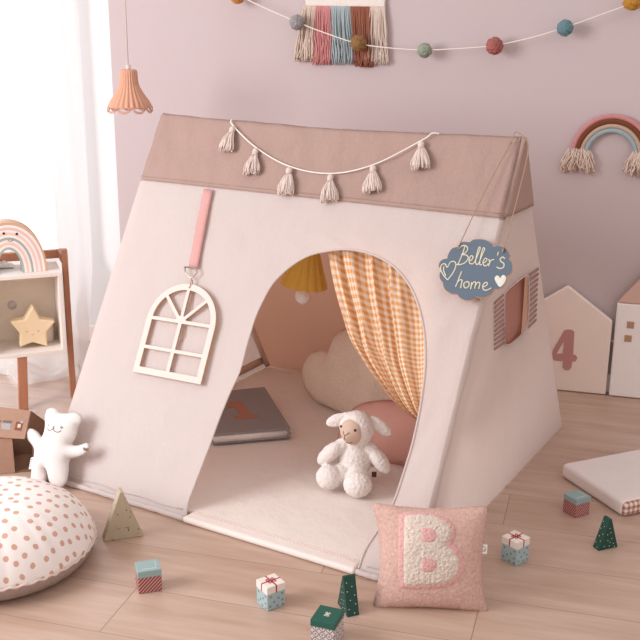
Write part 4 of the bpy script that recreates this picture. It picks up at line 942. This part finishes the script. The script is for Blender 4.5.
# pompom garland
pg = thing('pompom_garland', WALL.w((1.5, 1.3, .04))[0], 'garland of coloured wool pompoms on a white string along the pink wall', 'garland')
GO = .058
sp = [(228, -14), (248, 0), (297, 22), (328, 34), (358, 43.5), (390, 48), (424, 50), (460, 48.5), (494, 45.5), (530, 38), (565, 27.5), (600, 15), (632, 3.5), (655, -4)]
g2 = WALL.pxs(sp, GO); m = MB(); m.tube(WALL.w(crom(np.c_[g2, np.full(len(sp), GO)], 120)), .0021, 6); build('string', m, M_STRING, pg)
for (u, v), r_, col, nm in (((237.5, -4.5), 8.2, '#d79a58', 'orange'), ((297, 22.5), 7.6, '#a5a0a2', 'grey'), ((358.5, 43), 8.2, '#9d7850', 'brown'), ((424.5, 50.5), 7.4, '#a0aa98', 'sage green'), ((494.5, 46), 8.6, '#b3706a', 'brick red'), ((565, 28), 8, '#7597a0', 'teal'), ((632.5, 1), 9, '#c99545', 'mustard')):
    c_ = WALL.px(u, v, GO); X = WALL.w((*c_, GO))[0]; R_ = r_*np.linalg.norm(CAM-X)/FPX
    bm = bmesh.new(); bmesh.ops.create_icosphere(bm, subdivisions=5, radius=1); m = MB(); P_ = []
    for vv in bm.verts:
        n_ = vv.co; s_ = R_*(.90+.10*nz(n_.x*3, n_.y*3, n_.z*3+u)+.17*(random.random()-.5)); P_.append(X+np.array(n_)*s_)
    bm.verts.index_update(); m.add(P_, [[w_.index for w_ in f.verts] for f in bm.faces]); bm.free()
    build('pompom', m, fabric('wool '+nm, col, weave=900, bump=.6, var=.15), pg, label=nm+' wool pompom')

# ------------------------------------------------------------------ rattan pendant by the window
PO = .45
PW = Fr(WP+WN*PO, WD, (0, 0, 1), WN); pc_ = PW.px(130, 93); X = PW.w((*PW.px(130, 107), 0))[0]; pxm = FPX/np.linalg.norm(CAM-X)
rp_ = thing('pendant_lamp', X, 'small scalloped rattan pendant lamp hanging by the white curtain', 'lamp')
RF = Fr(X, WD, -WN); k_ = 1/pxm
prof = [(20.5*k_, -.2*k_), (18.2*k_, 5*k_), (14.8*k_, 10*k_), (11.8*k_, 15*k_), (9.4*k_, 20*k_), (8.5*k_, 24*k_), (8.1*k_, 30*k_), (7.8*k_, 33.5*k_), (6.3*k_, 35*k_), (1.5*k_, 35.4*k_)]
m = MB(); pr = crom(prof, 46); NS = 144
m.lathe(pr, NS, RF, lambda r, z, q: (r*(1+.045*math.sin(24*q)+.012*math.sin(z/k_*2.6)), z)); m.f = [f for f in m.f if len(f) == 4]; m.mi = m.mi[:len(m.f)]
M_RAT = wood('rattan', '#c48b6f', '#deae94', (90, 90, 30)); build('lamp_shade', m, M_RAT, rp_, solid=.0016)
m = MB()
for q in np.linspace(0, 2*PI, 9, endpoint=False):
    h_ = 2*PI/18*.93
    for rad_ in (1.0, .78): m.tube(RF.w([((21+.9*(1-math.cos(s_*1.0)) if 0 else 21.3)*k_*math.cos(q+h_*math.cos(s_)*rad_), 21.3*k_*math.sin(q+h_*math.cos(s_)*rad_), (.8-5.6*math.sin(s_)*rad_)*k_) for s_ in np.linspace(0, PI, 14)]), .0018, 5)
build('scalloped_rim', m, M_RAT, rp_)
for zz in (0,):
    m = MB(); m.tube(RF.w([(21*k_*math.cos(q), 21*k_*math.sin(q), .6*k_) for q in np.linspace(0, 2*PI, 60)]), .0018, 6); build('rattan_ring', m, M_RAT, rp_); m = MB(); m.tube(RF.w([(8.9*k_*math.cos(q), 8.9*k_*math.sin(q), 23*k_) for q in np.linspace(0, 2*PI, 40)]), .0015, 6); build('rattan_ring', m, M_RAT, rp_)
m = MB(); m.tube([RF.w((0, 0, 34*k_))[0], RF.w((0, 0, 39.5*k_))[0]], .0085, 12); m.tube([RF.w((0, 0, 39*k_))[0], RF.w((0, 0, 1.3))[0]], .0022, 6); build('lamp_cord', m, M_WHITEPAINT, rp_)
m = MB(); m.lathe([(.0005, -2.5*k_), (5*k_, -1*k_), (6.8*k_, 3.5*k_), (5.2*k_, 9*k_), (3*k_, 14*k_), (3*k_, 34*k_)], 24, RF); build('bulb', m, bpy.data.materials['bulb glass'], rp_)

# ------------------------------------------------------------------ toy shelf at the left
P0 = fl(24, 411); ex = unit(V(.63, .777, 0)); SH = Fr(P0, ex, (0, 0, 1), (ex[1], -ex[0], 0))
br_, tr_ = SH.px(65.5, 353), SH.px(63.5, 272); zB, zT = br_[1], tr_[1]; xR = (br_[0]+tr_[0])/2; xL = SH.px(-25, 300)[0]
zB2 = SH.px(30, 356)[1]
DEP = .17; th = .014
sh = thing('toy_shelf', P0+SH.ex*.0-SH.ez*DEP/2, 'white open box shelf on brown wooden legs beside the curtain', 'shelf')
M_SHELF = plain('white shelf board', '#ece3dc', .5, bump=.05); M_LEG = wood('walnut legs', '#a56a4f', '#c08868', (30, 30, 5)); M_BIRCH = wood('birch back panel', '#f2e6d6', '#eadac6', (10, 30, 30))
m = MB(); m.box((xL, zT-th, -DEP), (xR, zT, 0), SH); build('shelf_top', m, M_SHELF, sh, smooth=False, bevel=.0015)
m = MB(); m.box((xL, zB, -DEP), (xR, zB+th, 0), SH); build('shelf_bottom', m, M_SHELF, sh, smooth=False, bevel=.0015)
for x in (xL, xR-th): m = MB(); m.box((x, zB+th, -DEP), (x+th, zT-th, 0), SH); build('shelf_side', m, M_SHELF, sh, smooth=False, bevel=.0015)
m = MB(); m.box((xL+.005, zB+.005, -DEP-.006), (xR-.005, zT-.005, -DEP), SH); bkp = build('back_panel', m, M_BIRCH, sh, smooth=False)
cq = SH.px(12, 305, -DEP); m = MB(); m.prism([(cq[0]+.016*math.cos(q), cq[1]+.016*math.sin(q)) for q in np.linspace(0, 2*PI, 24, endpoint=False)], -DEP, -DEP+.003, SH); build('cable_cap', m, plain('grey plastic', '#d6cdc8', .5), bkp)
def leg(p_a, p_b, w_, z0, z1):
    (x0_, y0_), (x1_, y1_) = p_a, p_b; m = MB(); P_ = [(x0_-w_/2, y0_), (x0_+w_/2, y0_), (x1_+w_/2, y1_), (x1_-w_/2, y1_)]; m.prism(P_, z0, z1, SH); return m
lw = SH.px(28, 390)[0]-SH.px(18.5, 390)[0]
a_, b_ = SH.px(24, 411), SH.px(22.5, 357)
build('leg', leg((a_[0], .001), (b_[0], zB), lw, -.035, -.005), M_LEG, sh, smooth=False, bevel=.002)
offl = a_[0]-xL; 
LZ = -DEP*.5; ta, tb2 = SH.px(64, 249, LZ), SH.px(72.5, 400, LZ); bx = ta[0]+(tb2[0]-ta[0])*(ta[1])/(ta[1]-tb2[1])
xa_ = max(ta[0], xR+lw*.42)
build('leg', leg((bx+.004, .001), (xa_, ta[1]), lw*.62, LZ-.014, LZ+.014), M_LEG, sh, smooth=False, bevel=.002)
build('leg', leg((2*xL-2*0+ (xR-bx)-xR+.0, .001), (xL-lw*.42, ta[1]), lw*.62, LZ-.014, LZ+.014), M_LEG, sh, smooth=False, bevel=.002)
RZ = -DEP-.02; ra = SH.px(50, 254, RZ)
m = MB(); m.box((xL-.02, ta[1]-.030, LZ-.012), (xa_-lw*.3, ta[1]-.002, LZ+.012), SH) if False else m.box((xL-lw*.4, ra[1]-.014, -DEP-.006-.022), (xa_+lw*.2, ra[1]+.016, -DEP-.006), SH); build('top_rail', m, M_LEG, sh, smooth=False, bevel=.002)
for xx in (xa_, xL-lw*.42): m = MB(); m.box((xx-lw*.38, ra[1]-.014, -DEP-.01), (xx+lw*.38, ra[1]+.016, LZ-.013), SH); build('side_rail', m, M_LEG, sh, smooth=False, bevel=.002)

# wooden rainbow on the shelf
AZ = -.075; cR, cI = SH.px(47.5, 269.5, AZ+.04), SH.px(22.5, 270.5, AZ+.04); cT = SH.px(10, 222.5, AZ+.04); cxr = SH.px(9.5, 270, AZ)[0]
RX, RI = cR[0]-cxr, cI[0]-cxr; RYt = cT[1]-zT; RIy = SH.px(9, 250, AZ+.04)[1]-zT
rbw = thing('rainbow_toy', SH.w((cxr, zT, AZ))[0], 'pastel wooden rainbow with smiling face on top of the white shelf', 'toy')
cols = ['#a7b0ab', '#ece6e1', '#eac4b6', '#e9e3df', '#a9aba6', '#efe8e4', '#eec9bb', '#eae6e6', '#e8beb0', '#ece8e8', '#d2ab8c']
for k, col in enumerate(cols):
    f0, f1 = k/len(cols), (k+1)/len(cols); g0, g1 = RI+(RX-RI)*f0, RI+(RX-RI)*f1; y0_, y1_ = RIy+(RYt-RIy)*f0, RIy+(RYt-RIy)*f1
    qs = np.linspace(0, PI, 48); P_ = [(cxr+g1*math.cos(q), zT+.0005+y1_*math.sin(q)**.9) for q in qs]+[(cxr+g0*math.cos(q), zT+.0005+y0_*math.sin(q)**.9) for q in qs[::-1]]
    e_ = .0 if k < 10 else .003
    # ring as a strip of quads so every arch keeps its own thickness
    z0, z1 = AZ-.03-e_, AZ+.04+e_*0; m = MB(); n_ = 48; o_ = np.array(P_[:n_]); i_ = np.array(P_[n_:][::-1])
    grid_ = [np.c_[o_, np.full(n_, z1)], np.c_[i_, np.full(n_, z1)], np.c_[i_, np.full(n_, z0)], np.c_[o_, np.full(n_, z0)]]
    G = np.array([SH.w(g_) for g_ in grid_]); m.grid(G, closev=True); m.add([G[i][0] for i in range(4)], [(0, 1, 2, 3)]); m.add([G[i][-1] for i in range(4)], [(3, 2, 1, 0)])
    build('arch_band', m, plain('rainbow paint '+str(k), col, .6), rbw, smooth=False, label=('natural wood' if k == 10 else None))
m = MB()
for u, v in ((3.7, 233.5), (16.7, 234)): q = SH.px(u, v, AZ+.04); m.ell((q[0], q[1], AZ+.0405), (.0045, .0045, .002), SH, 12)
q = SH.px(10.3, 239.5, AZ+.04); m.tube(SH.w([(q[0]+.008*math.cos(s_), q[1]+.006*math.sin(s_), AZ+.0405) for s_ in np.linspace(PI*1.05, PI*1.95, 10)]), .0009, 5); build('painted_face', m, M_DARK, rbw)

# star lamp in the shelf
SZ = -.045
st_px = [(32.8, 305.2), (40.2, 318.6), (55.4, 321), (46.6, 331.8), (47.8, 346.2), (33, 342), (19.6, 347), (20.2, 333.6), (10, 321.6), (24.6, 319.2)]
sp2 = SH.pxs(st_px, SZ); dzs = zB+th+.001-sp2[:, 1].min(); sp2[:, 1] += dzs
sta = thing('star_lamp', SH.w((sp2[:, 0].mean(), zB+th, SZ))[0], 'cream star night light with tiny face inside the white box shelf', 'lamp')
m = MB(); m.prism(sp2, SZ-.05, SZ, SH); build('star_body', m, plain('cream silicone', '#ecd3ae', .6), sta, smooth=True, bevel=.006, seg=3)
m = MB()
for u, v in ((26.8, 331), (38.3, 330.5)): q = SH.px(u, v, SZ); m.ell((q[0], q[1]+dzs, SZ+.0003), (.0028, .0028, .0012), SH, 8)
q = SH.px(32.8, 334, SZ); m.ell((q[0], q[1]+dzs, SZ+.0003), (.0024, .0018, .0012), SH, 8); build('painted_face', m, M_EDGEWOOD, sta)
q = SH.px(45, 333, -.13); m = MB(); m.lathe([(.030, 0), (.032, .002), (.032, .068), (.030, .070)], 32, Fr(SH.w((q[0], zB+th+.001, -.128))[0], SH.ex, -SH.ez)); o = build('round_tin', m, plain('cream tin', '#e9dccd', .5), at=SH.w((q[0], zB+th, -.128))[0]); tag(o, 'small cream round tin behind the star inside the box shelf', 'tin')
# crumpled white cloth under the rainbow arch
wc_ = SH.px(3, 263, -.10); m = MB(); P_ = []
for v in np.linspace(0, 1, 30):
    P_.append([(wc_[0]-.05+.085*u, zT+.004+.022*max(0, math.sin(PI*u))*max(0, math.sin(PI*v))*(.8+.6*nz(u*6, v*6, 4)), -.166+.056*v) for u in np.linspace(0, 1, 30)])
P_ = np.array(P_); m.grid(SH.w(P_.reshape(-1, 3)).reshape(P_.shape)); m2 = thing('crumpled_cloth', SH.w((wc_[0], zT, -.1))[0], 'crumpled white cloth with a red spot lying under the wooden rainbow', 'cloth'); build('cloth_sheet', m, fabric('white muslin', '#efe9e5'), m2, solid=.0015)
q = SH.px(5, 257, -.12); m = MB(); m.ell((wc_[0]-.05+.085*.55, zT+.026, -.136), (.005, .003, .005), SH, 10); build('red_spot', m, M_RED, m2)

# ------------------------------------------------------------------ open cardboard box behind the bear
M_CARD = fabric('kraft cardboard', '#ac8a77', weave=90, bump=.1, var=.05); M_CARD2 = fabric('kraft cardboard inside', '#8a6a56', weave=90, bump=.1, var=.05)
b0 = fl(12, 473.5); ez = toward_cam(b0); exb = unit(np.cross(V(0, 0, 1), ez)); rot = math.radians(-8); exb = unit(exb*math.cos(rot)+ez*math.sin(rot)*-1); ez = unit(np.cross(exb, V(0, 0, 1))); XF = Fr(b0, exb, (0, 0, 1), ez)
cb = thing('cardboard_box', b0, 'open brown cardboard box with printed windows behind the white teddy bear', 'box')
fR = XF.px(14.8, 470); zt_ = XF.px(12, 438)[1]; xl_ = XF.px(-22, 470)[0]; xr_ = XF.px(35, 470)[0]; dp = .13
m = MB(); m.box((xl_, .001, -.004), (fR[0], zt_, 0), XF); build('front_flap', m, M_CARD, cb, smooth=False)
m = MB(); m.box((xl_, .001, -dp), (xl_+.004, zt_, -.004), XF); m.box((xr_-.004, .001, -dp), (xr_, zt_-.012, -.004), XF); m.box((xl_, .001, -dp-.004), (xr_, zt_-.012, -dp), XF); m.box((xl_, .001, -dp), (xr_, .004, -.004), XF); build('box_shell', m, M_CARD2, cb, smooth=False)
# sloping lid with printed windows
l0, l1 = XF.px(24.5, 439.5, .01), XF.px(-22, 436.5, .01)
lidang = math.radians(48); eyl = unit(V(0, 0, 1)*math.sin(lidang)-XF.ez*math.cos(lidang)); LFm = Fr(XF.w((0, zt_, .01))[0], XF.ex, eyl)
lq = [LFm.px(24.5, 439), LFm.px(30.6, 410.8), LFm.px(-22, 404), LFm.px(-22, 436)]
m = MB(); m.prism(lq, -.003, .001, LFm); lid = build('box_lid', m, M_CARD, cb, smooth=False)
rq = [LFm.w((*LFm.px(24.8, 438), 0))[0], LFm.w((*LFm.px(30.8, 411), 0))[0]]
ep, eq = XF.px(44.8, 421, -.13), XF.px(43, 436, -.11)
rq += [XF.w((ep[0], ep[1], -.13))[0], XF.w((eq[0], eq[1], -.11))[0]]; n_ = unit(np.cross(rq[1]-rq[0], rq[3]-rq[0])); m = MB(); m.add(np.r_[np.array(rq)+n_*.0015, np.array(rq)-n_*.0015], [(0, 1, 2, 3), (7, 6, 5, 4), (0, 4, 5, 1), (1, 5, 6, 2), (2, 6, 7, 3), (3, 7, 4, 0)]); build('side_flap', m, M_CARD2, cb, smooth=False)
def lidpatch(pts, z, mat, name): m = MB(); m.prism(LFm.pxs(pts, z), .0008, z+.0004, LFm); build(name, m, mat, lid, smooth=False)
lidpatch([(1.5, 423), (10.6, 424), (10.0, 430), (1.5, 429)], .0011, plain('grey print', '#a9a6a8'), 'window_print'); lidpatch([(3.2, 420.3), (12.2, 420.9), (11.6, 423), (2.9, 422.3)], .0013, plain('dark grey print', '#6c6768'), 'window_awning_print')
lidpatch([(16.3, 421.5), (23.4, 422.2), (21.3, 431), (14.2, 430)], .0011, plain('maroon print', '#7f4f4b'), 'window_print'); lidpatch([(18, 424), (21, 424.3), (20.2, 427.8), (17.2, 427.4)], .0016, plain('yellow print', '#e6cc9a'), 'lamp_print'); lidpatch([(20.5, 421), (23.6, 421.3), (23.2, 423.4), (20.1, 423)], .0018, plain('grey blue print', '#a9a9b5'), 'awning_print')
lidpatch([(-2, 420), (1, 420.3), (.6, 422), (-2, 421.8)], .0011, plain('dark print', '#5b5557'), 'window_awning_print')

# ================================================================== LIGHT
w = bpy.data.worlds.new('daylight'); bpy.context.scene.world = w; w.use_nodes = True
w.node_tree.nodes['Background'].inputs[0].default_value = lin('#fff3ee'); w.node_tree.nodes['Background'].inputs[1].default_value = .92
def area(name, loc, to, sx_, sy_, e, col='#ffffff'):
    l = bpy.data.lights.new(name, 'AREA'); l.shape = 'RECTANGLE'; l.size = sx_; l.size_y = sy_; l.energy = e; l.color = lin(col)[:3]
    o = bpy.data.objects.new(name, l); C.objects.link(o); o.location = loc; o.rotation_euler = (Vector(to)-Vector(loc)).to_track_quat('-Z', 'Y').to_euler(); return o
area('window_daylight', (-1.15, -2.2, 1.6), (.4, .3, .4), 1.5, 1.6, 92, '#fbf9fc')
area('curtain_daylight', tuple(WALL.w((-.55, 1.2, -.5))[0]), tuple(WALL.w((-.5, 1.0, 1))[0]), 1.2, 2.0, 30, '#f0f6ff')
vs = bpy.context.scene.view_settings; vs.view_transform = 'Standard'; vs.look = 'None'; vs.gamma = 1; vs.exposure = .0; vs.use_curve_mapping = False
